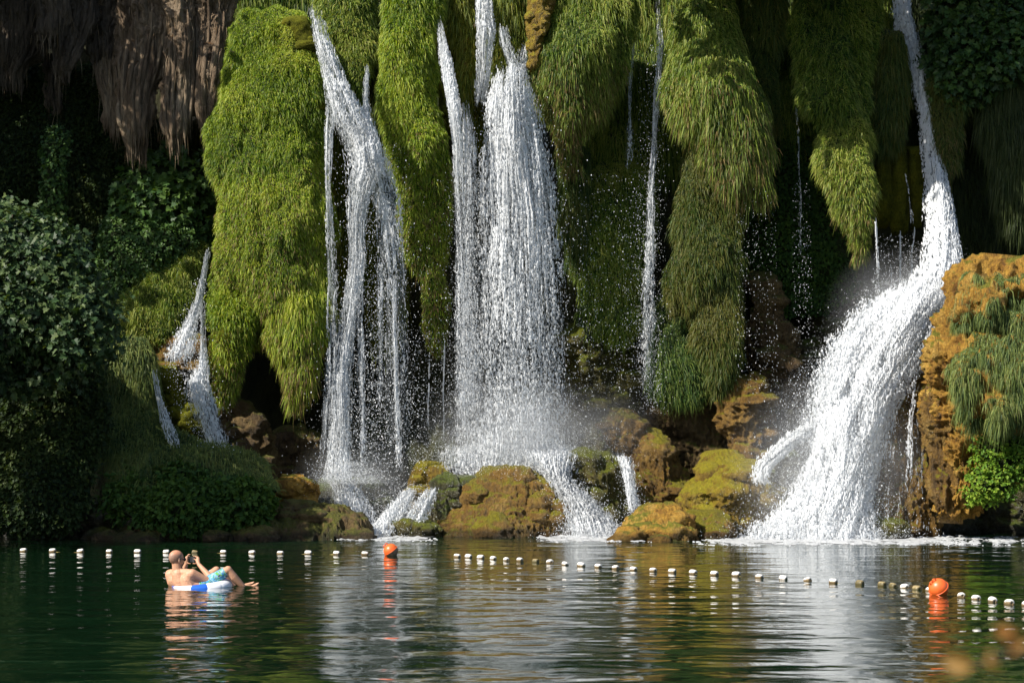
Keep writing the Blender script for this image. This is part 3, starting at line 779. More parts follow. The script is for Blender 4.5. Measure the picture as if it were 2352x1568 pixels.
# ------------------------------------------------------------------ dark hanging grass that fills the gaps between the mounds
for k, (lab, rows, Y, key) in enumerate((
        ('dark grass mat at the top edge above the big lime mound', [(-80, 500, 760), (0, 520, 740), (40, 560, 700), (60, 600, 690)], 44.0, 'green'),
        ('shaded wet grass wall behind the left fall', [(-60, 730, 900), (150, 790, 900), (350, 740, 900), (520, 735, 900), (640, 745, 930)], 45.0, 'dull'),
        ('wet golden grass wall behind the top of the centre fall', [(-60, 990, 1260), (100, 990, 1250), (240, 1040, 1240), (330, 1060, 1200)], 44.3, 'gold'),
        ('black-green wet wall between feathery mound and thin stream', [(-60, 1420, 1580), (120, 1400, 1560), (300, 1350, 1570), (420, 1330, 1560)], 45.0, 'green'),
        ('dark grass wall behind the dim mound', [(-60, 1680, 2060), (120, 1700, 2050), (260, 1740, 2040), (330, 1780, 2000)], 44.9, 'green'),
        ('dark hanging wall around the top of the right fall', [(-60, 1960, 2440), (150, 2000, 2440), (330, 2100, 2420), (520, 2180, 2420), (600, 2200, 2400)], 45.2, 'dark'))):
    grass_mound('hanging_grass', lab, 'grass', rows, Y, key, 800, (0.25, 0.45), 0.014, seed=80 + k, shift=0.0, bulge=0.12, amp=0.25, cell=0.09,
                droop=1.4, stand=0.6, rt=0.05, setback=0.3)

# ------------------------------------------------------------------ rocks along the foot of the falls
rock('boulder', 'biggest brown and mossy boulder in the water below the centre fall',
     [(1072, 1165, 1212), (1084, 1120, 1245), (1100, 1095, 1262), (1125, 1070, 1280), (1160, 1050, 1295), (1195, 1010, 1300), (1225, 985, 1302), (1250, 980, 1302)],
     [(1072, 41.6), (1110, 41.0), (1230, 40.5)], 'rock_ochre', 101, amp=0.22, freq=1.7, ridge=0.5, bulge=0.55)
rock('rock', 'low green mossy rock at the left foot of the biggest boulder', [(1194, 920, 985), (1206, 900, 1010), (1225, 893, 1020), (1245, 893, 1020)], 40.4, 'rock_mossy', 102, amp=0.10)
rock('rock', 'rounded moss-capped rock left of the biggest boulder', [(1060, 972, 1015), (1075, 955, 1035), (1105, 945, 1042), (1140, 942, 1035), (1180, 945, 1020)], 41.8, 'rock_yellow', 103, amp=0.12)
rock('rock', 'small grey rock in the foam behind the moss-capped rock', [(1062, 1030, 1070), (1080, 1020, 1088), (1115, 1015, 1095)], 42.4, 'rock_wet', 104, amp=0.08)
rock('rock', 'dark dripping ledge on the left shoulder of the biggest boulder', [(1092, 1040, 1090), (1110, 1000, 1092), (1140, 990, 1080), (1180, 988, 1065), (1210, 1000, 1060)], 41.1, 'rock_wet', 105, amp=0.12)
rock('rock', 'dark green draped rock right of the centre cascade', [(1036, 1320, 1400), (1055, 1300, 1430), (1090, 1290, 1440), (1140, 1300, 1438), (1190, 1320, 1430), (1220, 1330, 1430)], 41.9, 'rock_mossy', 106, amp=0.16, freq=1.8, flute=0.4)
rock('boulder', 'tall peaked brown rock with a mossy flank behind the yellow rocks',
     [(940, 1400, 1430), (965, 1385, 1470), (1000, 1390, 1520), (1040, 1400, 1560), (1080, 1420, 1590), (1120, 1440, 1600), (1180, 1450, 1600), (1230, 1450, 1590)],
     [(940, 43.4), (1230, 42.2)], 'rock_ochre', 107, amp=0.30, freq=1.3, ridge=0.5)
rock('boulder', 'flat yellow moss-covered rock between orange stones and the right fall',
     [(1036, 1625, 1665), (1060, 1610, 1690), (1090, 1600, 1735), (1120, 1570, 1770), (1150, 1555, 1780), (1185, 1570, 1770), (1235, 1600, 1760)], [(1036, 41.8), (1130, 40.8), (1235, 40.9)],
     'rock_yellow', 108, amp=0.25, freq=1.6, ridge=0.4)
rock('boulder', 'sunlit orange rock standing in the pool right of the cascade',
     [(1152, 1520, 1545), (1166, 1475, 1560), (1185, 1450, 1575), (1205, 1430, 1588), (1230, 1412, 1594), (1246, 1405, 1596), (1262, 1405, 1596)], [(1152, 39.6), (1246, 38.7)],
     'rock_orange', 109, amp=0.2, freq=2.0, ridge=0.6, bulge=0.6)
rock('rock', 'smaller mossy-topped orange rock touching the right side of the sunlit one',
     [(1172, 1590, 1660), (1190, 1578, 1682), (1215, 1580, 1690), (1240, 1585, 1692), (1258, 1585, 1692)], [(1172, 40.1), (1240, 39.6)], 'rock_ochre', 110, amp=0.16)
rock('rock', 'tiny green rock at the waterline right of the orange rocks', [(1226, 1625, 1652), (1236, 1618, 1660), (1250, 1618, 1662)], 39.8, 'rock_mossy', 111, amp=0.05, cell=0.02)
rock('bank_rock', 'long low brown bank rock sloping into the pool below the ferns',
     [(1156, 650, 690), (1172, 560, 735), (1190, 430, 775), (1210, 320, 806), (1228, 240, 826), (1242, 200, 834), (1262, 200, 834)], [(1156, 40.4), (1242, 39.0)], 'rock_brown', 112,
     amp=0.30, freq=2.0, bulge=0.28, ridge=0.7, knobs=26)
rock('rock', 'flat orange-brown ledge left of the left fall landing', [(1092, 640, 690), (1104, 610, 722), (1130, 600, 728), (1170, 610, 725)], 41.2, 'rock_orange', 113, amp=0.12)
rock('boulder', 'wet grey-green rock under the landing of the left fall', [(1098, 740, 840), (1115, 722, 885), (1150, 715, 900), (1190, 722, 905), (1240, 730, 905)], 42.0, 'rock_wet', 114, amp=0.2, freq=1.6)
rock('boulder', 'big dark brown boulder at the back of the cave', [(988, 650, 700), (1010, 620, 735), (1060, 605, 745), (1110, 605, 745)], 44.0, 'rock_brown', 115, amp=0.25, freq=1.2)
rock('rock', 'knobbly brown rocks right of the small left fall', [(925, 520, 555), (950, 525, 600), (985, 535, 622), (1030, 545, 628), (1070, 550, 640)], 43.0, 'rock_brown', 116, amp=0.3, freq=1.8, ridge=0.6)
rock('boulder', 'tall rounded moss-green rock left of the small left fall', [(838, 352, 395), (860, 348, 412), (920, 352, 425), (980, 370, 440), (1045, 380, 450)], 41.6, 'moss', 117, amp=0.12)
rock('rock', 'lower moss-green hump below the tall mossy rock', [(925, 415, 450), (955, 412, 468), (1000, 415, 480), (1050, 425, 490)], 41.4, 'moss', 118, amp=0.08)
rock('rock', 'ochre ledge at the top of the small left cascade', [(765, 372, 425), (785, 330, 470), (815, 320, 480), (850, 325, 482)], 42.3, 'rock_ochre', 119, amp=0.15)
rock('rock_column', 'ribbed ochre and green rock column left of the right fall', [(862, 1690, 1730), (900, 1675, 1755), (960, 1672, 1770), (1020, 1680, 1765), (1080, 1690, 1760)], 43.4, 'rock_ochre', 120, amp=0.22, flute=0.5)
rock('boulder', 'brown olive boulder hanging in the hollow above the ribbed column', [(620, 1735, 1780), (740, 1725, 1800), (780, 1722, 1840), (840, 1730, 1856), (900, 1770, 1850), (935, 1790, 1830)], 44.3, 'rock_brown', 121, amp=0.25, freq=1.4)
rock('rock', 'shaded brown rock face behind the peaked rock', [(880, 1520, 1680), (960, 1500, 1700), (1060, 1560, 1720), (1110, 1580, 1720)], 44.2, 'rock_brown', 122, amp=0.3, freq=1.2)
rock('rock', 'dark wet green face above the small foot of the centre fall', [(740, 1310, 1420), (840, 1310, 1500), (960, 1330, 1500), (1060, 1330, 1480)], 44.2, 'rock_mossy', 123, amp=0.3, freq=1.2)
rock('rock', 'dark mossy knob between the right fall and its side stream', [(1032, 1790, 1830), (1060, 1772, 1845), (1100, 1770, 1850), (1150, 1775, 1850)], 41.0, 'rock_wet', 124, amp=0.1)
rock('rock', 'dark hollow rock behind the top of the right cascade', [(640, 1850, 2060), (740, 1860, 2010), (860, 1850, 1960), (960, 1840, 1900)], 45.4, 'rock_wet', 125, amp=0.35, freq=1.0)
rock('rock', 'wet streaming rock slope under the right edge of the right fall', [(800, 2060, 2150), (880, 2020, 2150), (980, 1995, 2160), (1100, 1975, 2165), (1200, 1950, 2170), (1260, 1940, 2170)],
     [(800, 41.4), (1000, 40.6), (1240, 39.9)], 'rock_ochre', 126, amp=0.2, freq=1.8, flute=1.2, bulge=0.5, knobs=0)
rock('rock', 'tiny mossy rock at the foot of the streaming slope', [(1188, 2025, 2070), (1205, 2012, 2088), (1235, 2008, 2096), (1255, 2008, 2096)], 39.6, 'rock_mossy', 127, amp=0.06, cell=0.02)
rock('outcrop', 'big orange travertine outcrop at the right edge with grass tufts',
     [(585, 2255, 2520), (610, 2205, 2520), (660, 2178, 2520), (720, 2158, 2520), (780, 2152, 2520), (830, 2162, 2520), (900, 2170, 2520), (960, 2180, 2500), (1020, 2185, 2440), (1090, 2180, 2340), (1150, 2170, 2290), (1190, 2168, 2250)],
     [(585, 40.0), (800, 39.0), (1190, 39.5)], 'rock_orange', 128, amp=0.38, freq=1.2, ridge=0.55, flute=0.7, bulge=0.5, rb=0.12, cell=0.03, knobs=0)
rock('outcrop', 'tall ochre rib with green streaks on the left of the orange outcrop',
     [(780, 2130, 2200), (840, 2116, 2205), (920, 2124, 2215), (1020, 2134, 2225), (1120, 2138, 2235), (1180, 2150, 2235), (1200, 2165, 2225)], [(780, 39.7), (1200, 39.4)],
     'rock_ochre', 129, amp=0.2, freq=1.5, flute=1.0, bulge=0.6, rb=0.12, knobs=0)
rock('rock', 'dark wet rock in the shadow below the orange outcrop', [(1080, 2180, 2520), (1150, 2170, 2520), (1250, 2160, 2520)], 42.0, 'rock_wet', 130, amp=0.3, bulge=0.2)

# grass on the outcrop and bank
for k, (lab, rows, Y, key) in enumerate((
        ('upper left blue-green grass tuft on the orange outcrop', [(632, 2235, 2282), (670, 2212, 2290), (715, 2204, 2275), (740, 2212, 2240)], 38.9, 'blue'),
        ('upper right blue-green grass tuft on the orange outcrop at the picture edge', [(640, 2305, 2420), (690, 2270, 2420), (730, 2262, 2400), (752, 2280, 2380)], 38.6, 'blue'),
        ('largest blue-green grass cascade on the front of the orange outcrop', [(775, 2235, 2440), (830, 2208, 2440), (890, 2205, 2440), (940, 2215, 2440), (985, 2250, 2420)], 38.3, 'blue'))):
    grass_mound('grass_tuft', lab, 'grass tuft', rows, Y, key, 2000, (0.18, 0.42), 0.013, seed=140 + k, shift=0.1, body='rock_orange', side=(-0.25, 0, 0), mask=lambda A: (fbm(A * np.array([1.9, 1.9, 1.5]), 3, 31) > -0.10) + 0.02, bulge=0.4, amp=0.3, freq=2.0, cell=0.05, droop=1.15, rt=0.3, rb=0.3, up=1.0, stand=0.7, tuft=0.2,
                group='grass tufts on the orange outcrop')
leaf_mound('fern_fringe', 'bright green fern fringe under the grass at the right edge', 'ferns',
           [(1000, 2330, 2440), (1040, 2275, 2440), (1085, 2250, 2400), (1120, 2235, 2320), (1145, 2225, 2262)], 38.8, 'bright', 1500, 0.07, seed=144, shift=0.05, bulge=0.4, amp=0.4, freq=2.2, cell=0.05, lift=0.2)
grass_mound('grass_slope', 'sunlit green grass slope left of the small fall', 'grass slope',
            [(560, 330, 455), (600, 300, 455), (660, 280, 450), (720, 275, 425), (790, 280, 390)], [(560, 43.0), (790, 42.0)], 'green', 1700, (0.25, 0.5), 0.014, seed=145, shift=0.12,
            bulge=0.5, amp=0.2, cell=0.06, droop=0.6, up=0.8)
grass_mound('grass_slope', 'pale grass tuft overhanging the shaded bank beside the mossy rock', 'grass slope',
            [(775, 225, 320), (810, 190, 345), (860, 190, 350), (920, 210, 345), (950, 230, 330)], 41.0, 'blue', 1700, (0.25, 0.45), 0.014, seed=146, shift=0.1,
            bulge=0.6, amp=0.2, cell=0.06, droop=0.9, up=0.5)
grass_mound('grass_slope', 'shaded bluish grass running down the bank above the ferns', 'grass slope',
            [(900, 130, 330), (970, 150, 370), (1030, 180, 480), (1056, 220, 580), (1085, 240, 618), (1130, 250, 630)], [(900, 41.2), (1050, 40.3), (1130, 39.7)], 'blue', 1600, (0.35, 0.7), 0.014, seed=147, shift=0.12,
            bulge=0.35, amp=0.25, cell=0.07, droop=0.7, up=0.8, setback=0.3)
leaf_mound('fern_bank', 'dense green fern bank overhanging the low brown bank rock', 'ferns',
           [(1080, 310, 400), (1102, 255, 460), (1125, 240, 590), (1150, 234, 648), (1178, 248, 600), (1206, 310, 470)], [(1080, 40.0), (1206, 39.0)], 'fern', 1200, 0.11, seed=148, shift=0.3,
           bulge=0.25, amp=0.6, freq=1.4, cell=0.06, lift=0.25)
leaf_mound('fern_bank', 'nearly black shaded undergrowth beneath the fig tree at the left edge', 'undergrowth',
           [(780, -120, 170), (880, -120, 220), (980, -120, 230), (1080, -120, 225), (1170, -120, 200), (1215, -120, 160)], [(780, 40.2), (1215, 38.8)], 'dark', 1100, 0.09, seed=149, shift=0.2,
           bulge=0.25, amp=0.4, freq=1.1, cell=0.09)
rock('bank_rock', 'dark waterline bank beneath the shaded undergrowth', [(1150, -150, 240), (1200, -150, 280), (1265, -150, 290)], 40.6, 'rock_wet', 150, amp=0.25, bulge=0.15)

# ------------------------------------------------------------------ fig tree, left
def fig_tree():
    r = np.random.default_rng(160)
    rows = [(480, -160, 0), (500, -160, 60), (540, -160, 120), (590, -160, 165), (650, -160, 205), (720, -160, 225), (780, -160, 222), (825, -160, 180), (870, -160, 110)]
    V, n = shell(rows, [(455, 38.0), (600, 36.9), (780, 36.7), (870, 37.2)], bulge=0.55, cell=0.07, amp=0.6, freq=1.0, octv=5, seed=160, bmax=1.3, rt=0.3, rb=0.2, setback=1.0)
    base = np.array([PX(-100, 1100, 39.5)[0], 39.5, 0.6])
    t = thing('fig_tree', 'leafy fig tree leaning over the pool at the left edge', 'tree', base)
    b = MB()
    s = np.linspace(0, 1, 9)[:, None]
    tip = PX(60, 640, 37.8)
    b.tube(base * (1 - s) + tip * s + np.array([0, 0, 1.0]) * np.sin(s * np.pi) * 0.4, np.linspace(0.16, 0.06, 9), 9)
    obj('trunk', *b.out(), M['bark'], t, smooth=True)
    P, nn, v = sample(V, n, 70, r)
    b = MB()
    for p, q in zip(P, nn):
        a = base * 0.3 + tip * 0.7 + r.normal(0, 0.3, 3)
        s = np.linspace(0, 1, 7)[:, None]
        b.tube(a * (1 - s) + (p + q * 0.1) * s + np.array([0, 0, 0.25]) * np.sin(s * np.pi), np.linspace(0.035, 0.008, 7), 5)
    obj('branches', *b.out(), M['bark'], t, smooth=True, kind='stuff')
    cnt = 9000
    P, nn, v = sample(V, n, cnt, r, facing=0.6)
    P = P + nn * (r.random(cnt) * 0.5 - 0.3 + 0.5 * np.clip(fbm(P * 1.9, 2, 8), 0, 1))[:, None] + r.normal(0, 0.06, (cnt, 3))
    # sprigs that stick out of the crown
    ns = 90; Ps, ns_n, _ = sample(V, n, ns, r, facing=0.3)
    for a_, b_ in zip(Ps, ns_n):
        d_ = unit(b_ + r.normal(0, 0.5, 3) + np.array([0, 0, 0.35])); m_ = r.integers(7, 14)
        sp_ = a_ + d_ * (r.uniform(0.1, 0.5, m_))[:, None] + r.normal(0, 0.05, (m_, 3))
        P = np.concatenate([P, sp_]); nn = np.concatenate([nn, np.repeat(b_[None], m_, 0)])
    cnt = len(P)
    size = r.uniform(0.07, 0.16, cnt)
    c = green(P, 'fig', r, 0.1, seed=5)
    front = (P * nn).sum(1)
    # the 300 leaves that stand out most are single parts, the rest one mass
    sc_ = (nn[:, 1] < 0.1) * (r.random(cnt) + 0.8 * nn[:, 2]) * (P[:, 0] > -9.4)
    big = np.argsort(-sc_)[:300]; rest = np.setdiff1d(np.arange(cnt), big)
    lv, lf, k = leaves(P[rest], nn[rest], size[rest], r, 'fig', 0.35, 0.45)
    obj('foliage', lv, lf, M['leaf'], t, col=np.repeat(c[rest], k, 0), kind='stuff')
    sh = []
    lvv, lff = leaf_shape('fig')
    for q in range(10):
        sh.append(mesh_np('leaf', lvv * np.array([1, 1, 0.6 + 0.1 * q]), lff, False, np.repeat(palette(np.array([0.35 + 0.06 * q]), GREENS['fig']), len(lvv), 0)))
        sh[-1].materials.append(M['leaf'])
    for q, i in enumerate(big):
        o = bpy.data.objects.new('leaf', sh[q % 10]); COL.objects.link(o); o.parent = t
        o.location = P[i] + nn[i] * 0.08 - np.array(t.location)
        nrm = Vector(unit(nn[i] * 0.5 + np.array([0, -0.25, 0.5]) + r.normal(0, 0.35, 3)))
        o.rotation_euler = (nrm.to_track_quat('Z', 'Y').to_matrix() @ __import__('mathutils').Matrix.Rotation(math.pi + r.normal(0, 0.8), 3, 'Z')).to_euler()
        s_ = size[i] * 1.1; o.scale = (s_, s_, s_)
fig_tree()

# ------------------------------------------------------------------ trees above and beside the frame that shade the cliff
def tree(name, label, base, height, crown_c, crown_r, n, size, seed, key='dull', gap=0.0):
    r = np.random.default_rng(seed)
    base = np.asarray(base, float); crown_c = np.asarray(crown_c, float)
    t = thing(name, label, 'tree', base, 'trees around the falls')
    b = MB(); s = np.linspace(0, 1, 8)[:, None]
    b.tube(base * (1 - s) + crown_c * s + r.normal(0, 0.1, (8, 3)), np.linspace(0.3, 0.1, 8), 9)
    for k in range(14):
        d = unit(r.normal(0, 1, 3)) * np.asarray(crown_r) * 0.85
        s5 = np.linspace(0, 1, 6)[:, None]; a = base * 0.35 + crown_c * 0.65
        b.tube(a * (1 - s5) + (crown_c + d) * s5 + np.array([0, 0, 0.3]) * np.sin(s5 * np.pi), np.linspace(0.09, 0.02, 6), 5)
    obj('trunk', *b.out(), M['bark'], t, smooth=True)
    d = unit(r.normal(0, 1, (n, 3))); rad = r.random(n) ** 0.4
    P = d * rad[:, None] * np.asarray(crown_r)
    cl = fbm((P + crown_c) * 0.8, 3, seed)
    P = P * (1 + 0.35 * fbm(d * 2.2 + seed, 2, seed))[:, None]
    if gap:
        keep = cl > np.quantile(cl, gap); P = P[keep]; d = d[keep]
    P = P + crown_c
    lv, lf, k = leaves(P, d, size * (0.7 + 0.6 * r.random(len(P))), r, 'oval', 0.4, 0.7)
    obj('crown', lv, lf, M['leaf'], t, col=np.repeat(green(P, key, r, 0.1, seed=seed), k, 0), kind='stuff')
tree('bank_tree', 'tall tree on the left bank outside the picture, shading the fern wall', (-16.0, 40.3, 0.3), 14, (-15.7, 40.6, 11.9), (3.2, 3.0, 3.4), 4200, 0.34, 171, gap=0.35)
tree('bank_tree', 'second tall tree on the left bank outside the picture, nearer the camera', (-15.5, 34.0, 0.3), 12, (-15.0, 34.0, 7.0), (2.8, 3.0, 3.4), 1500, 0.34, 172, gap=0.5)
tree('rim_tree', 'tree on the cliff rim above the right fall', (6.8, 46.5, 12.3), 6, (5.4, 41.5, 13.3), (3.9, 1.7, 1.6), 5600, 0.30, 173, gap=0.15)
tree('rim_tree', 'tree on the cliff rim above the travertine curtains', (-12.0, 46.5, 12.3), 6, (-11.4, 40.9, 13.7), (2.6, 1.5, 1.3), 2600, 0.30, 174, gap=0.4)

# ------------------------------------------------------------------ falling water
def sheet(rows, du=0.0085, dv=0.013, layers=2, seed=1, fu=19.0, fv=0.6, bulge=0.15, gap=0.22, ydisp=0.10, edge=0.85, dot=72.0, wob=0.10, veil=True, land=False, cs=0.62):
    """broken sheets of white water: rows (y, xl, xr, Y, cover, speckle) -> V, F"""
    R = np.array(rows, float); y0, y1 = R[0, 0], R[-1, 0]
    g = lambda c, y: np.interp(y, R[:, 0], R[:, c])
    Ym = R[:, 3].mean()
    ctr = (R[:, 1] + R[:, 2]) / 2
    length = np.hypot(np.diff(R[:, 0]), np.diff(ctr)).sum() / F * Ym
    wid = (R[:, 2] - R[:, 1]).max() / F * Ym
    nv = max(4, int(length / dv)); nu = max(4, int(wid / du))
    y = np.linspace(y0, y1, nv); u = np.linspace(-1, 1, nu)
    Vs, Fs, off = [], [], 0
    k = max(1, nv // 30); ker = np.hanning(2 * k + 3)[1:-1]; ker /= ker.sum(); pad = len(ker) // 2
    sm = lambda a: np.convolve(np.pad(a, pad, mode='edge'), ker, 'valid')
    xl, xr, Yd = sm(g(1, y)), sm(g(2, y)), sm(g(3, y)); cov, spk = g(4, y), g(5, y)
    vm = np.linspace(0, length, nv)
    wl = (xr - xl) / F * Ym
    VEIL = None
    for L in range(layers):
        sd = seed * 13 + L * 101
        U, Vv = np.meshgrid(u, vm)
        um = U * wid * 0.5
        # wander of the flow lines
        wd_ = wob * fbm(np.stack([um * 2.0, Vv * 0.9, 0 * U + L * 7], -1), 3, sd)
        xm = (xl + xr)[:, None] / 2 + U * (xr - xl)[:, None] / 2
        Vp = PX(xm, np.broadcast_to(y[:, None], U.shape), Yd[:, None] + 0 * U)
        Vp[..., 0] += wd_ * (wl / wid)[:, None]
        Vp[..., 1] += gap * (L - (layers - 1) / 2) - bulge * np.cos(U * np.pi / 2) * np.minimum(1, wl / 0.6)[:, None]
        st = fbm(np.stack([um * fu, Vv * fv + 0.35 * fbm(np.stack([um * 4, Vv * 2, 0 * U], -1), 2, sd + 4), 0 * U + L * 3], -1), 5, sd + 1, 0.72)
        X_ = Vp[..., 0] * dot; Z_ = Vv * dot * 0.55
        sp = fbm(np.stack([X_, Z_, 0 * U + L], -1), 2, sd + 2, 0.6)
        st = st / st.std(); sp = sp / sp.std()
        S = np.clip(spk, 0, 1)[:, None]; S = S + (1 - S) * 0.8 * np.abs(U) ** 3
        q = ((1 - S) * st + S * sp + 0.45 * (1 - S) * sp) / np.sqrt((1 - S) ** 2 + (S + 0.45 * (1 - S)) ** 2)
        big = fbm(np.stack([um * 1.5, Vv * 0.6, 0 * U + 5 * L], -1), 3, sd + 8)
        D = cs * cov[:, None] * (1 - edge * np.abs(U) ** 2.4) * (1 + 0.7 * big)
        ends = np.clip(np.linspace(0, 1, nv) * 12, 0, 1) * np.clip((1 - np.linspace(0, 1, nv)) * 9 + (0.75 if land else 0.0), 0, 1)
        rag = fbm(np.stack([Vp[..., 0] * 3.5, Vp[..., 2] * 1.6, 0 * U + L], -1), 3, sd + 12)
        D = (D - 0.55 * np.clip(rag, 0, 1) * np.abs(U) ** 1.3 * edge) * ends[:, None]
        D = np.clip(D, 0.0, 0.999)
        rk = 1 / (1 + np.exp(-1.702 * q))
        keep = rk > 1 - D
        Vp[..., 1] -= ydisp * (0.22 * st + 0.10 * sp) * 0.6 + 0.10 * big
        Vp[..., 2] += 0.02 * sp
        kq = keep[:-1, :-1]
        i = (np.arange(nv - 1)[:, None] * nu + np.arange(nu - 1)[None])[kq]
        f = np.stack([i, i + nu, i + nu + 1, i + 1], -1)
        used, inv = np.unique(f.ravel(), return_inverse=True)
        Vs.append(Vp.reshape(-1, 3)[used]); Fs.append(inv.reshape(-1, 4) + off); off += len(used)
    if not veil: return np.concatenate(Vs), np.concatenate(Fs)
    # the thin continuous veil inside the white water
    st_ = 4; U, Yy = np.meshgrid(u[::st_], y[::st_])
    ii = np.arange(0, nv, st_)
    inset = 0.95
    Vv_ = PX((xl + xr)[ii][:, None] / 2 + inset * U * (xr - xl)[ii][:, None] / 2, Yy, Yd[ii][:, None] + 0.05 - 0.8 * bulge * np.cos(U * np.pi / 2) * np.minimum(1, wl[ii] / 0.6)[:, None])
    jag = 0.5 + 0.5 * np.abs(U) ** 4
    Vv_[..., 1] += 0.05 * fbm(Vv_ * np.array([6, 1, 1.2]), 3, seed)
    e1 = np.linspace(0, 1, len(ii))[:, None]
    al = np.clip((1 - np.abs(U)) * 2.2 + 0.5 * fbm(Vv_ * np.array([5, 1, 1.6]), 3, seed + 2), 0, 1) * np.clip(e1 * 9, 0, 1) * np.clip((1 - e1) * 7, 0, 1)
    al = al * np.clip(0.15 + 0.85 * cov[ii], 0, 1)[:, None]
    VE.append((Vv_.reshape(-1, 3), grid_faces(*U.shape))); VA.append(al.ravel())
    return np.concatenate(Vs), np.concatenate(Fs)
VE = []; VA = []

def drops(P, size, r, stretch=1.6):
    """tiny four-sided drops"""
    m = len(P); tv = np.array([(1, 0, -0.7), (-1, 0, -0.7), (0, 1, 0.7), (0, -1, 0.7)], float) * 0.7
    size = np.broadcast_to(np.asarray(size, float), (m,))
    a = r.random(m) * 2 * np.pi; ca, sa = np.cos(a), np.sin(a)
    V = np.repeat(tv[None], m, 0)
    x = V[..., 0] * ca[:, None] - V[..., 1] * sa[:, None]; y = V[..., 0] * sa[:, None] + V[..., 1] * ca[:, None]
    V = np.stack([x, y, V[..., 2] * stretch], -1) * (size / 2)[:, None, None] + P[:, None]
    tf = np.array([(0, 2, 3), (1, 3, 2), (0, 1, 2), (0, 3, 1)])
    return V.reshape(-1, 3), (np.arange(m)[:, None, None] * 4 + tf[None]).reshape(-1, 3)

def spray_band(rows, n, r, size=(0.008, 0.03), spread=0.35, soft=1.0, pw=2.5):
    """drops spread over rows (y, xl, xr, Y, weight)"""
    R = np.array(rows, float)
    y = np.linspace(R[0, 0], R[-1, 0], 400)
    wgt = np.interp(y, R[:, 0], R[:, 4]) * np.interp(y, R[:, 0], R[:, 2] - R[:, 1])
    yy = r.choice(y, n, p=wgt / wgt.sum()) + r.normal(0, 2, n)
    c = np.interp(yy, R[:, 0], (R[:, 1] + R[:, 2]) / 2); hw = np.interp(yy, R[:, 0], (R[:, 2] - R[:, 1]) / 2)
    t = r.uniform(-1, 1, n) if soft < 0.5 else np.clip(r.normal(0, 0.5, n), -1.6, 1.6)
    P = PX(c + hw * t, yy, np.interp(yy, R[:, 0], R[:, 3]) + r.normal(0, spread, n))
    P[:, 2] = np.maximum(P[:, 2], 0.01)
    return drops(P, size[0] + (size[1] - size[0]) * r.random(n) ** pw, r)

def join(parts):
    V, Fq, n = [], [], 0
    for v, f in parts:
        V.append(v); f = np.asarray(f) + n; n += len(v); Fq.append(f)
    return np.concatenate(V), Fq

def fall(label, base, sheets, sprays=(), seed=1, group='falls pouring down the cliff'):
    t = thing('waterfall', label, 'waterfall', base, group)
    r = np.random.default_rng(seed)
    obj('falling_water', *join([sheet(**{**dict(seed=seed * 10 + i), **s}) for i, s in enumerate(sheets)]), M['foam'], t, kind='stuff', smooth=True)
    obj('water_veil', *join(VE), M['veil'], t, smooth=True, col=np.repeat(np.concatenate(VA)[:, None], 3, 1)); VE.clear(); VA.clear()
    if sprays:
        obj('spray', *join([spray_band(r=r, **s) for s in sprays]), M['foam'], t, kind='stuff')
    return t

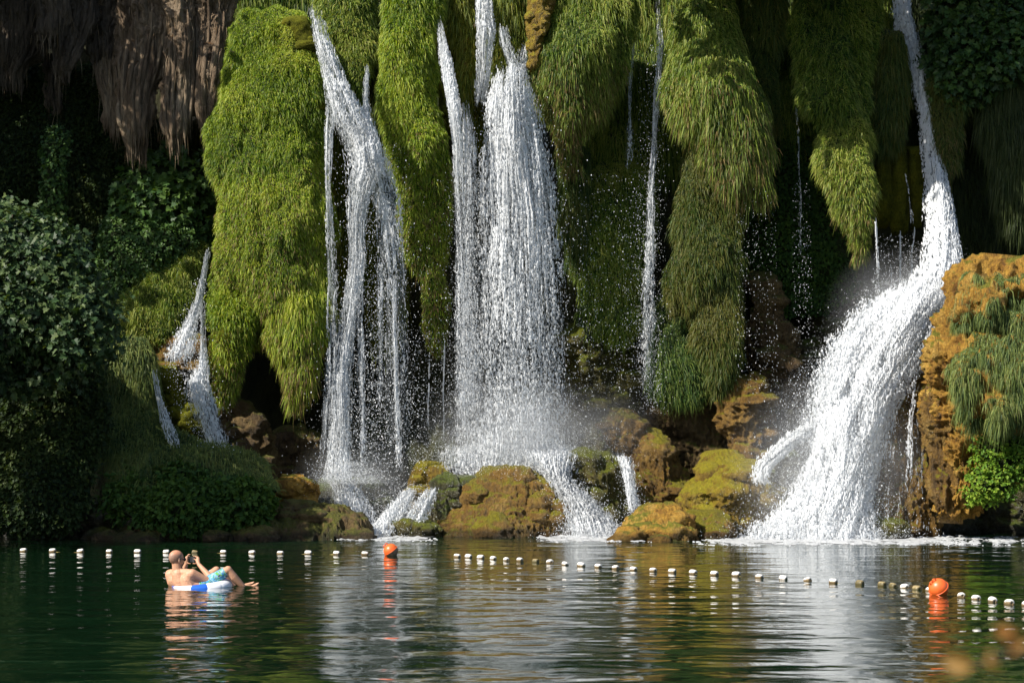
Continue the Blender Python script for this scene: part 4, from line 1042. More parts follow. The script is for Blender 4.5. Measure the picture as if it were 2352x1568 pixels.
# ---- left fall, forking
fall('left waterfall that pours from a mossy lip and forks round a mossy rib', PX(780, 1090, 42.8), [
    dict(rows=[(12, 704, 730, 42.45, 0.8, 0.2), (60, 712, 750, 42.06, 0.9, 0.2), (120, 727, 772, 41.82, 0.95, 0.2), (180, 742, 794, 41.67, 0.95, 0.25), (225, 748, 822, 41.49, 1, 0.25), (280, 760, 852, 41.45, 1, 0.25), (330, 784, 880, 41.55, 0.95, 0.25), (380, 798, 884, 41.55, 0.9, 0.25), (430, 800, 862, 41.55, 0.85, 0.2), (500, 800, 844, 41.65, 0.8, 0.2), (580, 802, 840, 41.75, 0.75, 0.2), (650, 794, 834, 41.75, 0.85, 0.12), (750, 774, 822, 41.75, 0.95, 0.08), (850, 766, 810, 41.75, 0.95, 0.1), (950, 760, 808, 41.75, 0.8, 0.25), (1040, 750, 808, 41.75, 0.7, 0.4), (1104, 746, 810, 41.45, 0.9, 0.6)], layers=3, ydisp=0.10, land=True, cs=0.46, wob=0.16),
    dict(rows=[(150, 838, 850, 42.29, 0.5, 0.3), (230, 832, 848, 41.87, 0.5, 0.3), (290, 822, 862, 41.55, 0.7, 0.2), (350, 815, 880, 41.45, 0.7, 0.2), (420, 806, 900, 41.55, 0.3, 0.3)], layers=2, ydisp=0.1),
    dict(rows=[(320, 838, 876, 41.55, 0.5, 0.2), (390, 848, 900, 41.65, 0.9, 0.2), (470, 858, 922, 41.75, 0.8, 0.25), (560, 864, 930, 41.85, 0.65, 0.25), (640, 870, 935, 41.85, 0.5, 0.3), (760, 878, 940, 41.85, 0.25, 0.5), (900, 880, 950, 41.85, 0.12, 0.8), (1080, 880, 950, 41.85, 0.1, 0.9)], layers=2, wob=0.16, cs=0.48),
    dict(rows=[(240, 745, 782, 41.43, 0.6, 0.3), (300, 746, 766, 41.45, 0.8, 0.3), (420, 745, 762, 41.55, 0.6, 0.3), (600, 748, 774, 41.65, 0.5, 0.3), (800, 750, 778, 41.65, 0.55, 0.2), (1000, 736, 772, 41.65, 0.45, 0.4), (1090, 725, 774, 41.55, 0.5, 0.7)], layers=2, cs=0.42),
    dict(rows=[(560, 822, 836, 41.65, 0.5, 0.2), (700, 818, 832, 41.75, 0.5, 0.2), (860, 822, 838, 41.75, 0.4, 0.3), (1080, 826, 848, 41.65, 0.3, 0.7)], layers=2),
    dict(rows=[(630, 900, 909, 41.65, 0.9, 0.1), (760, 902, 911, 41.65, 0.9, 0.1), (880, 905, 915, 41.65, 0.7, 0.3), (1000, 908, 922, 41.65, 0.45, 0.5), (1085, 906, 926, 41.55, 0.4, 0.8)], layers=2, wob=0.05),
    dict(rows=[(600, 862, 880, 41.75, 0.6, 0.2), (690, 864, 882, 41.75, 0.5, 0.3), (800, 868, 880, 41.75, 0.25, 0.6), (950, 866, 884, 41.75, 0.15, 0.9)], layers=2),
    ], [dict(rows=[(330, 770, 920, 41.55, 0.5), (600, 750, 960, 41.65, 0.6), (900, 730, 970, 41.65, 1), (1100, 720, 970, 41.55, 1.2)], n=7000, size=(0.010, 0.034)),
        dict(rows=[(1060, 730, 850, 41.35, 0.6), (1110, 710, 900, 41.15, 1)], n=6000, size=(0.006, 0.02)),
        dict(rows=[(760, 800, 1040, 42.15, 0.6), (1080, 800, 1040, 42.15, 1)], n=3500, size=(0.008, 0.026), soft=0)], seed=11)
# ---- narrow stream left of the centre
fall('narrow pale stream sliding down the left side of the centre fall', PX(1060, 1040, 43.2), [
    dict(rows=[(40, 1002, 1014, 42.85, 0.5, 0.2), (100, 1004, 1028, 42.53, 0.9, 0.15), (180, 1014, 1048, 42.24, 0.9, 0.15), (260, 1030, 1062, 41.95, 0.85, 0.15), (340, 1040, 1068, 41.95, 0.7, 0.2), (430, 1042, 1068, 42.05, 0.28, 0.25), (560, 1042, 1076, 42.05, 0.2, 0.3), (700, 1042, 1085, 42.05, 0.2, 0.4), (860, 1042, 1090, 42.05, 0.17, 0.6), (1040, 1038, 1100, 42.05, 0.25, 0.8)], layers=3, ydisp=0.1),
    dict(rows=[(230, 1060, 1078, 42.56, 0.5, 0.3), (330, 1062, 1096, 42.45, 0.5, 0.3), (480, 1060, 1100, 42.45, 0.2, 0.5), (700, 1056, 1100, 42.45, 0.17, 0.8), (1000, 1050, 1110, 42.35, 0.17, 0.9)], layers=2)],
    [dict(rows=[(400, 1035, 1110, 42.05, 0.6), (1040, 1030, 1110, 42.05, 1)], n=7000, size=(0.006, 0.02))], seed=12)
# ---- centre fall
fall('widest central waterfall fanning out from a ledge into white strands and drops', PX(1190, 1050, 42.9), [
    dict(rows=[(-40, 1085, 1122, 43.3, .8, .2), (20, 1090, 1132, 43.1, .85, .2), (80, 1092, 1142, 43.0, .7, .25), (140, 1094, 1132, 43.1, .5, .3), (250, 1088, 1116, 43.4, .35, .4)], layers=3, ydisp=0.14),
    dict(rows=[(60, 1140, 1165, 42.8, .5, .3), (110, 1148, 1178, 42.8, .4, .3), (150, 1165, 1195, 42.8, .5, .3), (185, 1150, 1210, 42.8, .8, .3)], layers=2),
    dict(rows=[(-20, 1200, 1225, 43.9, .4, .3), (90, 1192, 1215, 43.6, .4, .3), (150, 1180, 1222, 43.1, .5, .3), (190, 1150, 1222, 42.8, .6, .3)], layers=2),
    dict(rows=[(155, 1140, 1212, 42.9, .5, .3), (180, 1126, 1222, 42.7, 1, .3), (230, 1114, 1232, 42.6, 1.05, .35), (300, 1104, 1250, 42.6, 1, .28), (380, 1098, 1266, 42.6, .95, .22), (470, 1092, 1280, 42.6, .85, .22), (560, 1088, 1290, 42.6, .64, .3),
               (650, 1084, 1298, 42.6, .48, .4), (760, 1076, 1306, 42.6, .34, .55), (880, 1066, 1312, 42.6, .28, .7), (980, 1054, 1320, 42.6, .38, .85), (1050, 1042, 1332, 42.6, .7, .9)], layers=3, ydisp=0.10, bulge=0.5, gap=0.25, fu=17, fv=0.75, edge=0.9, wob=0.18, land=True, cs=0.56, dot=50),
    ], [dict(rows=[(220, 1100, 1260, 42.4, .4), (500, 1060, 1310, 42.4, .8), (800, 1040, 1330, 42.4, 1), (1050, 1030, 1340, 42.4, 1)], n=13000, size=(0.010, 0.036)),
        dict(rows=[(880, 1040, 1330, 42.4, .4), (1000, 1010, 1380, 42.3, 1), (1060, 980, 1390, 42.2, 1.3)], n=26000, size=(0.005, 0.016), spread=0.5)], seed=13)
# ---- thin stream
fall('thin twisting stream right of the feathery mound', PX(1490, 900, 43.6), [
    dict(rows=[(-20, 1500, 1520, 43.9, .4, .3), (60, 1508, 1518, 43.8, .35, .3), (88, 1512, 1528, 43.6, .7, .3), (150, 1507, 1521, 43.5, .8, .3), (220, 1502, 1516, 43.5, .75, .35), (320, 1495, 1509, 43.5, .7, .35), (420, 1490, 1502, 43.5, .55, .4),
               (520, 1482, 1506, 43.4, .4, .6), (620, 1478, 1504, 43.4, .45, .7), (760, 1472, 1506, 43.4, .22, .85), (940, 1468, 1508, 43.4, .12, .95)], layers=2, wob=0.22),
    dict(rows=[(80, 1450, 1460, 44.2, .35, .2), (200, 1444, 1454, 44.1, .4, .2), (270, 1442, 1452, 44.0, .45, .2), (320, 1432, 1458, 43.9, .35, .5), (400, 1436, 1446, 43.9, .15, .6)], layers=1)],
    [dict(rows=[(100, 1470, 1540, 43.5, .5), (500, 1450, 1530, 43.4, .8), (950, 1440, 1540, 43.4, 1)], n=3000, size=(0.008, 0.028))], seed=14)
# ---- right fall
fall('tall right waterfall, grey in the shade above and breaking white over the rocks below', PX(1880, 1235, 40.2), [
    dict(rows=[(-40, 2048, 2088, 45.0, .95, .4), (40, 2048, 2096, 44.6, .95, .4), (100, 2058, 2112, 44.4, .95, .4), (170, 2084, 2130, 44.2, .95, .4), (260, 2106, 2146, 44.0, .95, .4), (350, 2114, 2162, 43.9, .9, .4), (430, 2122, 2178, 43.7, .85, .4),
               (520, 2120, 2200, 43.3, .75, .45), (600, 2112, 2212, 42.6, .8, .5), (660, 2070, 2200, 42.0, .95, .5), (700, 2030, 2176, 41.7, .97, .5)], layers=3, ydisp=0.06, bulge=0.3, fu=8, fv=1.2, gap=0.1, dot=50, cs=0.75),
    dict(rows=[(645, 2066, 2215, 42.1, .8, .4), (690, 2010, 2196, 41.6, .95, .35), (740, 1958, 2170, 41.2, .95, .35), (800, 1915, 2134, 41.0, .92, .35), (860, 1884, 2100, 40.8, .9, .35), (930, 1866, 2066, 40.6, .88, .38), (1000, 1862, 2044, 40.4, .9, .4),
               (1050, 1850, 2032, 40.3, .92, .4), (1100, 1830, 2022, 40.2, .92, .45), (1160, 1792, 2014, 40.0, .97, .5), (1210, 1752, 2018, 39.9, 1.05, .6), (1240, 1728, 2030, 39.8, 1.15, .7)],
         layers=4, ydisp=0.09, bulge=0.5, fu=6, fv=1.0, gap=0.18, edge=0.9, dot=60, land=True, wob=0.35, cs=0.66),
    dict(rows=[(680, 2000, 2110, 41.4, .5, .6), (740, 1940, 2050, 41.0, .45, .65), (800, 1890, 2010, 40.8, .4, .7), (880, 1850, 1960, 40.6, .3, .8), (960, 1825, 1920, 40.4, .2, .85), (1060, 1840, 1900, 40.3, .1, .9)], layers=3, dot=45, cs=0.7, wob=0.4, edge=1.0),
    dict(rows=[(968, 1868, 1935, 40.7, .6, .4), (985, 1830, 1900, 40.7, .9, .4), (1010, 1795, 1850, 40.7, .95, .4), (1040, 1760, 1812, 40.7, .95, .4), (1070, 1728, 1780, 40.7, .9, .4), (1100, 1722, 1762, 40.6, .6, .6), (1118, 1730, 1775, 40.6, .3, .7)], layers=3, ydisp=0.1, wob=0.3, edge=1.0, cs=0.7, dot=45),
    dict(rows=[(820, 2060, 2150, 40.9, .16, .2), (950, 2005, 2150, 40.4, .14, .2), (1100, 1990, 2150, 40.0, .14, .3), (1230, 1985, 2160, 39.6, .16, .5)], layers=1, fu=14, ydisp=0.05, veil=False),
    dict(rows=[(1195, 1720, 2010, 39.9, .5, .9), (1240, 1690, 2050, 39.5, .9, .9)], layers=2, ydisp=0.2),
    ], [dict(rows=[(640, 2010, 2200, 41.6, .5), (760, 1930, 2160, 41.0, 1), (900, 1830, 2080, 40.6, 1), (1080, 1790, 2030, 40.2, 1), (1235, 1730, 2060, 39.7, 1.3)], n=22000, size=(0.010, 0.036), spread=0.4),
        dict(rows=[(560, 2090, 2215, 42.5, .6), (700, 1960, 2180, 41.4, 1), (900, 1800, 2060, 40.6, 1), (1235, 1700, 2060, 39.7, 1.3)], n=45000, size=(0.006, 0.016), spread=0.55), dict(rows=[(1170, 1770, 2010, 39.8, .4), (1240, 1690, 2080, 39.4, 1.2)], n=14000, size=(0.007, 0.022), spread=0.35)], seed=15)
# ---- small left fall
fall('small left fall slipping down beside the big grass mound', PX(500, 1040, 41.8), [
    dict(rows=[(570, 474, 484, 41.95, 0.6, 0.3), (630, 462, 474, 41.85, 0.7, 0.3), (690, 446, 468, 41.85, 0.75, 0.35), (740, 424, 458, 41.75, 0.7, 0.4), (780, 400, 450, 41.65, 0.65, 0.5), (835, 370, 440, 41.3, 0.7, 0.6)], layers=2),
    dict(rows=[(690, 462, 470, 41.75, 0.5, 0.3), (780, 460, 472, 41.65, 0.55, 0.2), (840, 452, 478, 41.3, 0.7, 0.4), (880, 425, 482, 41.1, 0.75, 0.5), (920, 432, 496, 41.0, 0.7, 0.5), (970, 452, 510, 40.9, 0.6, 0.5), (1040, 476, 535, 40.8, 0.45, 0.7)], layers=2),
    dict(rows=[(850, 350, 358, 40.7, 0.5, 0.4), (920, 362, 370, 40.6, 0.5, 0.4), (970, 370, 392, 40.5, 0.6, 0.4), (1030, 392, 420, 40.4, 0.5, 0.5)], layers=2)],
    [dict(rows=[(640, 440, 480, 41.75, 0.4), (840, 370, 480, 41.2, 1), (1040, 450, 550, 40.8, 1)], n=2500, size=(0.008, 0.03))], seed=16)
# ---- cascades at the foot
def cascade(label, base, sheets, sprays, seed):
    t = thing('cascade', label, 'cascade', base, 'cascades between the rocks')
    r = np.random.default_rng(seed)
    obj('falling_water', *join([sheet(**{**dict(seed=seed * 10 + i), **s}) for i, s in enumerate(sheets)]), M['foam'], t, kind='stuff', smooth=True)
    obj('water_veil', *join(VE), M['veil'], t, smooth=True, col=np.repeat(np.concatenate(VA)[:, None], 3, 1)); VE.clear(); VA.clear()
    obj('spray', *join([spray_band(r=r, **s) for s in sprays]), M['foam'], t, kind='stuff')
cascade('misty white cascade below the left fall, over the wet grey-green rock', PX(820, 1228, 41.4),
        [dict(rows=[(1100, 750, 812, 41.9, .8, .5), (1130, 762, 835, 41.7, .8, .5), (1170, 765, 860, 41.5, .75, .6), (1228, 780, 880, 41.3, .8, .7)], layers=2, ydisp=0.15)],
        [dict(rows=[(1095, 715, 900, 41.6, .6), (1228, 720, 900, 41.2, 1)], n=7000, size=(0.005, 0.018), spread=0.3)], 17)
cascade('bright diagonal cascade between the grey-green rock and the low mossy rock', PX(900, 1230, 40.8),
        [dict(rows=[(1120, 930, 960, 41.6, .6, .5), (1150, 900, 950, 41.3, .9, .4), (1190, 868, 938, 41.0, .95, .4), (1232, 832, 905, 40.6, .98, .5)], layers=3, ydisp=0.15),
         dict(rows=[(1118, 985, 1010, 41.1, .6, .4), (1150, 950, 1000, 40.9, .95, .4), (1200, 915, 980, 40.7, .9, .5)], layers=2, ydisp=0.12)],
        [dict(rows=[(1110, 880, 1010, 41.2, .6), (1232, 820, 960, 40.6, 1)], n=4000, size=(0.006, 0.024))], 18)
cascade('broad foaming cascade between the biggest boulder and the draped rock', PX(1360, 1232, 40.8),
        [dict(rows=[(1020, 1030, 1330, 42.6, .5, .7), (1045, 1010, 1340, 42.4, .8, .7), (1070, 1010, 1330, 42.2, .9, .6), (1095, 1050, 1320, 42.0, .9, .6)], layers=3, ydisp=0.2),
         dict(rows=[(1030, 1180, 1345, 42.3, .7, .6), (1060, 1200, 1330, 42.0, .9, .6), (1090, 1240, 1310, 41.7, .95, .5), (1120, 1262, 1330, 41.4, .95, .5), (1150, 1285, 1370, 41.2, .95, .5), (1190, 1295, 1412, 41.0, .95, .55), (1236, 1298, 1440, 40.6, .97, .7)], layers=3, ydisp=0.2, bulge=0.3)],
        [dict(rows=[(980, 1000, 1370, 42.3, .5), (1070, 990, 1340, 42.0, 1), (1100, 1080, 1320, 41.8, .5)], n=14000, size=(0.005, 0.02), spread=0.5),
         dict(rows=[(1100, 1240, 1350, 41.4, .6), (1236, 1290, 1450, 40.6, 1)], n=6000, size=(0.008, 0.03)), dict(rows=[(1200, 1290, 1450, 40.6, .4), (1238, 1270, 1470, 40.2, 1.2)], n=6000, size=(0.006, 0.02), spread=0.3)], 19)
cascade('thin cascade dropping between the draped rock and the peaked rock', PX(1460, 1180, 41.6),
        [dict(rows=[(1040, 1405, 1440, 41.9, .6, .4), (1065, 1420, 1452, 41.7, .85, .4), (1110, 1432, 1462, 41.5, .85, .4), (1180, 1445, 1478, 41.3, .8, .5)], layers=2)],
        [dict(rows=[(1060, 1410, 1465, 41.5, .6), (1185, 1430, 1490, 41.2, 1)], n=1500, size=(0.006, 0.024))], 20)
# ---- single drips over the dark hollows
def drip(label, pts, Y, seed, cover=0.6, wpx=5):
    t = thing('drip', label, 'water drip', PX(pts[-1][1], pts[-1][0], Y), 'thin drips from the overhangs')
    r = np.random.default_rng(seed)
    rows = [(y, x - wpx / 2, x + wpx / 2, Y, cover * (1 - 0.5 * i / len(pts)), 0.2 + 0.5 * i / len(pts)) for i, (y, x) in enumerate(pts)]
    obj('falling_water', *sheet(rows, seed=seed, layers=2, wob=0.04, du=0.008, dv=0.02, gap=0.05), M['foam'], t, kind='stuff'); VE.clear(); VA.clear()
drip('drip off the right tip of the pointed grass mound', [(500, 2012), (560, 2013), (640, 2015), (740, 2016)], 42.6, 201, 0.9, 6)
drip('left of three thread-like drips below the moss pillars', [(530, 2046), (600, 2046), (690, 2045)], 43.8, 202, 0.6, 4)
drip('middle of three thread-like drips below the moss pillars', [(530, 2066), (600, 2066), (690, 2064)], 43.8, 203, 0.5, 4)
drip('right of three thread-like drips below the moss pillars', [(520, 2100), (600, 2092), (690, 2088)], 43.8, 204, 0.7, 5)
drip('thin blue streak on the moss pillar beside the right fall', [(390, 2078), (440, 2088), (520, 2096)], 43.6, 205, 0.6, 6)
drip('long thread of water hanging left of the centre fall', [(780, 1020), (880, 1020), (1010, 1018)], 42.8, 206, 0.7, 4)
drip('thread of water below the tip of the long mound', [(720, 984), (850, 985), (1000, 984)], 42.8, 207, 0.5, 4)
drip('faint trickle in the dark slot left of the dim mound', [(240, 1826), (300, 1834), (450, 1836), (600, 1838)], 43.8, 208, 0.5, 5)
def dark_drops():
    r = np.random.default_rng(210)
    t = thing('dripping_drops', 'loose water drops falling through the dark hollow right of the golden mound', 'water drops', PX(1760, 900, 43.3))
    t2 = [dict(rows=[(420, 1690, 1780, 43.2, 1), (900, 1690, 1790, 43.2, 1)], n=700, soft=0), dict(rows=[(420, 1820, 1860, 43.5, 1), (780, 1820, 1870, 43.3, 1)], n=350, soft=0),
          dict(rows=[(400, 1330, 1500, 43.3, .6), (900, 1320, 1520, 43.2, 1)], n=1400, soft=0), dict(rows=[(540, 2010, 2110, 43, 1), (700, 2000, 2100, 42.6, 1)], n=500, soft=0)]
    obj('drops', *join([spray_band(r=r, size=(0.010, 0.03), **s) for s in t2]), M['foam'], t, kind='stuff')
dark_drops()

# ---- foam lying on the pool at the foot of the falls
def foam_patch(label, x0, x1, y0, y1, cover, seed):
    xs = np.linspace(x0, x1, int((x1 - x0) / 1.1)); ys = np.linspace(y0, y1, int((y1 - y0) / 0.5))
    X, Yp = np.meshgrid(xs, ys); D = YW(Yp)
    V = np.stack([(X - 1176) / F * D, D, 0.012 + 0 * X], -1)
    q = fbm(V * np.array([7, 4, 1.0]), 4, seed)
    V[..., 2] += np.maximum(0, 0.05 * q)
    e = np.minimum(1, (X - x0) / (x1 - x0) * 6) * np.minimum(1, (x1 - X) / (x1 - x0) * 6) * (1 - (Yp - y0) / (y1 - y0)) ** 0.8
    keep = (0.5 + 0.5 * q / q.std() * 0.5 > 1 - cover * e)[:-1, :-1]
    nu = X.shape[1]; i = (np.arange(X.shape[0] - 1)[:, None] * nu + np.arange(nu - 1)[None])[keep]
    f = np.stack([i, i + 1, i + nu + 1, i + nu], -1); used, inv = np.unique(f.ravel(), return_inverse=True)
    o = obj('foam', V.reshape(-1, 3)[used], inv.reshape(-1, 4), M['foam'], smooth=True, kind='stuff')
    tag(o, label, 'foam', 'foam on the pool')
foam_patch('broad white foam on the pool under the right fall', 1580, 2220, 1231, 1256, 1.3, 220)
foam_patch('white foam line on the pool under the centre cascade', 1230, 1540, 1227, 1248, 1.3, 221)
foam_patch('foam fan on the pool under the diagonal cascade', 760, 1020, 1226, 1246, 1.25, 222)
foam_patch('faint foam specks on the pool at the right edge', 2120, 2420, 1234, 1258, 0.5, 223)

# ---- mist drifting round the landings
def mist():
    m = bpy.data.materials.new('mist'); m.use_nodes = True; n = m.node_tree; n.nodes.clear()
    out = n.nodes.new('ShaderNodeOutputMaterial'); v = n.nodes.new('ShaderNodeVolumePrincipled')
    v.inputs['Color'].default_value = (0.95, 0.97, 1, 1); v.inputs['Anisotropy'].default_value = 0.2
    tc = n.nodes.new('ShaderNodeTexCoord'); ln = N(n, 'ShaderNodeVectorMath', operation='LENGTH'); n.links.new(tc.outputs['Object'], ln.inputs[0])
    f = N(n, 'ShaderNodeMapRange'); f.interpolation_type = 'SMOOTHSTEP'; n.links.new(ln.outputs['Value'], f.inputs[0])
    f.inputs[1].default_value = 0.0; f.inputs[2].default_value = 1.0; f.inputs[3].default_value = 1.0; f.inputs[4].default_value = 0.0
    tn = noise_node(n, 2.2, 3, 0.6, tc.outputs['Object'])
    k1 = N(n, 'ShaderNodeMapRange'); n.links.new(tn, k1.inputs[0]); k1.inputs[1].default_value = 0.3; k1.inputs[2].default_value = 0.7; k1.inputs[3].default_value = 0.25; k1.inputs[4].default_value = 1.5
    mu = N(n, 'ShaderNodeMath', operation='MULTIPLY'); n.links.new(f.outputs[0], mu.inputs[0]); n.links.new(k1.outputs[0], mu.inputs[1])
    m3 = N(n, 'ShaderNodeMath', operation='MULTIPLY'); n.links.new(mu.outputs[0], m3.inputs[0]); m3.inputs[1].default_value = 0.55
    n.links.new(m3.outputs[0], v.inputs['Density']); n.links.new(v.outputs[0], out.inputs['Volume'])
    for k, (lab, x, y, Y, r) in enumerate((
            ('soft white mist around the landing of the centre fall', 1190, 1000, 42.2, (2.3, 1.2, 1.5)),
            ('thin mist drifting right of the centre fall over the peaked rock', 1390, 980, 42.4, (1.3, 0.25, 1.1)),
            ('soft mist where the left fall lands', 820, 1110, 42.0, (1.5, 0.9, 1.2)),
            ('bright mist around the lower right fall', 1900, 1080, 40.2, (2.2, 1.3, 2.2)),
            ('mist at the bend of the right fall', 2060, 720, 41.6, (1.6, 1.0, 1.5)))):
        b = MB(); b.ball((0, 0, 0), (1, 1, 1), None, 24, 16)
        o = obj('mist', *b.out(), m, smooth=True, kind='stuff'); o.location = tuple(PX(x, y, Y)); o.scale = r; o['label'] = lab; o['category'] = 'mist'
mist()

# ------------------------------------------------------------------ swimming line: floats, ropes, buoys
ORD = ['first', 'second', 'third', 'fourth', 'fifth', 'sixth', 'seventh', 'eighth', 'ninth', 'tenth', 'eleventh', 'twelfth', 'thirteenth', 'fourteenth', 'fifteenth',
       'sixteenth', 'seventeenth', 'eighteenth', 'nineteenth', 'twentieth', 'twenty-first', 'twenty-second', 'twenty-third', 'twenty-fourth', 'twenty-fifth', 'twenty-sixth', 'twenty-seventh']
def stain_mat(name, top, dirt, level):
    """clean above, slimy below a waterline"""
    m, n, out = newmat(name)
    tc = N(n, 'ShaderNodeTexCoord'); sp = N(n, 'ShaderNodeSeparateXYZ'); n.links.new(tc.outputs['Object'], sp.inputs[0])
    f = noise_node(n, 30, 4, 0.6, tc.outputs['Object'])
    a = N(n, 'ShaderNodeMath', operation='MULTIPLY_ADD'); n.links.new(f, a.inputs[0]); a.inputs[1].default_value = -0.05; n.links.new(sp.outputs[2], a.inputs[2])
    mk = N(n, 'ShaderNodeMapRange'); n.links.new(a.outputs[0], mk.inputs[0])
    mk.inputs[1].default_value = level - 0.035; mk.inputs[2].default_value = level - 0.015
    g = noise_node(n, 90, 3, 0.6, tc.outputs['Object'])
    spots = ramp(n, g, [(0.36, dirt), (0.44, top)])
    c = mixc(n, mk.outputs[0], dirt, spots)
    b = N(n, 'ShaderNodeBsdfPrincipled'); b.inputs['Roughness'].default_value = 0.5
    n.links.new(c, b.inputs['Base Color']); n.links.new(b.outputs[0], out.inputs[0]); return m
M['float'] = stain_mat('white_float', (0.78, 0.76, 0.72), (0.16, 0.11, 0.05), 0.012)
M['float_old'] = stain_mat('algae_float', (0.30, 0.23, 0.11), (0.10, 0.08, 0.03), 0.03)
M['buoy'] = plain('orange_buoy', (0.75, 0.13, 0.025), 0.38, 0.5, 0.12, 14)
M['buoy_dirty'] = plain('dirty_buoy', (0.26, 0.17, 0.11), 0.7, 0.3, 0.4, 25)
M['rope'] = plain('yellow_rope', (0.33, 0.25, 0.09), 0.8, 0.2, 0.3, 60, 0.4)
M['iron'] = plain('shackle', (0.16, 0.07, 0.03), 0.5, 0.5, 0.3)

def float_mesh():
    prof = [(0.012, -0.060), (0.026, -0.062), (0.040, -0.056), (0.047, -0.046), (0.050, -0.03), (0.050, 0.0), (0.050, 0.03), (0.047, 0.046), (0.040, 0.056), (0.026, 0.062), (0.012, 0.060)]
    k = 18; a = np.linspace(0, 2 * np.pi, k, endpoint=False)
    V = np.array([(x, r * math.cos(t), r * math.sin(t)) for r, x in prof for t in a])
    m = len(prof)
    Fq = [(i * k + j, i * k + (j + 1) % k, ((i + 1) % m) * k + (j + 1) % k, ((i + 1) % m) * k + j) for i in range(m) for j in range(k)]
    return V, np.array(Fq)
fv, ff = float_mesh()
FM = {}
for key in ('float', 'float_old'):
    me = mesh_np('rope_float', fv, ff, True); me.materials.append(M[key]); FM[key] = me
r5 = np.random.default_rng(300)
def line_of_floats(spots, line, label):
    pts = []; total = len(spots)
    for i, (x, y, old) in enumerate(spots):
        D = YW(y); p = np.array([(x - 1176) / F * D, D, 0.0])
        o = bpy.data.objects.new('rope_float', FM['float_old' if old else 'float']); COL.objects.link(o)
        nx = spots[min(i + 1, total - 1)]; pv = spots[max(i - 1, 0)]
        D1, D0 = YW(nx[1]), YW(pv[1])
        ang = math.atan2(D1 - D0, (nx[0] - 1176) / F * D1 - (pv[0] - 1176) / F * D0)
        o.rotation_euler = (r5.normal(0, 0.15), r5.normal(0, 0.10), ang + r5.normal(0, 0.1))
        s = r5.normal(0.9, 0.05); o.scale = (s, s, s)
        o.location = (p[0], p[1], (0.014 if not old else 0.008) + r5.normal(0, 0.004))
        tag(o, label(i, old), 'float', 'floats on the swimming lines')
        pts.append(np.array(o.location))
    full = []
    for i in range(total - 1):
        s = np.linspace(0, 1, 10)[:-1, None]
        q = pts[i] * (1 - s) + pts[i + 1] * s
        q[:, 2] -= 0.012 + 0.035 * np.sin(s[:, 0] * np.pi) * r5.uniform(0.25, 1.0)
        q[:, 1] += 0.05 * np.sin(s[:, 0] * np.pi) * r5.normal(0, 0.5)
        full.append(q)
    full = np.concatenate(full + [pts[-1][None]])
    b = MB(); b.tube(full, 0.0055, 6)
    o = obj('rope', *b.out(), M['rope'], smooth=True)
    tag(o, line, 'rope')
W = 0; B_ = 1
L1 = [(-12, 1266, 0), (54, 1266, 0), (121, 1267, 0), (185, 1268, 0), (251, 1268.5, 0), (316, 1269, 0), (382, 1269.5, 0), (447.5, 1269.5, 1), (513, 1270, 0), (579, 1271, 0), (644, 1271.5, 0), (708, 1272, 0), (773, 1273, 0), (838, 1273.5, 0)]
def lab1(i, old):
    if i == 0: return 'white rope float cut by the left edge of the picture'
    if i == 6: return 'white rope float just behind the head of the swimmer'
    return ('brown algae-stained rope float' if old else 'white rope float') + ' on the far left line, %s from the left edge' % ORD[i - 1]
line_of_floats(L1, 'thin yellow rope joining the far left line of floats', lab1)
L2 = [(1050, 1279, 0), (1076, 1280, 0), (1104, 1282, 0), (1133, 1284, 0), (1163, 1287, 0), (1194, 1288.5, 0), (1230, 1290, 1), (1263, 1293, 0), (1298, 1297, 0), (1335, 1300, 0), (1374, 1303, 0), (1414, 1306, 0), (1455, 1309, 0), (1500, 1312, 0), (1544, 1314, 0),
      (1592, 1317, 0), (1641, 1321, 0), (1691, 1323, 0), (1744, 1327, 0), (1799, 1330, 0), (1855, 1334, 0), (1914, 1338, 0), (1975, 1341, 1), (2026, 1345, 1), (2051, 1347, 1), (2078, 1350, 0), (2106, 1353, 1)]
def lab2(i, old):
    return ('brown algae-stained rope float' if old else 'white rope float') + ' on the slanting right line, %s from its far end' % ORD[i]
line_of_floats(L2, 'yellow rope joining the slanting line of floats left of the near buoy', lab2)
L3 = [(2134, 1356, 0), (2208, 1371, 0), (2242, 1376, 0), (2280, 1381, 0), (2318, 1387, 0), (2358, 1391, 0)]
def lab3(i, old):
    if i == 0: return 'white rope float half hidden behind the near orange buoy'
    if i == 5: return 'white rope float cut by the right edge of the picture'
    return 'big white rope float right of the near orange buoy, %s from it' % ORD[i - 1]
line_of_floats(L3, 'yellow rope joining the floats right of the near orange buoy', lab3)

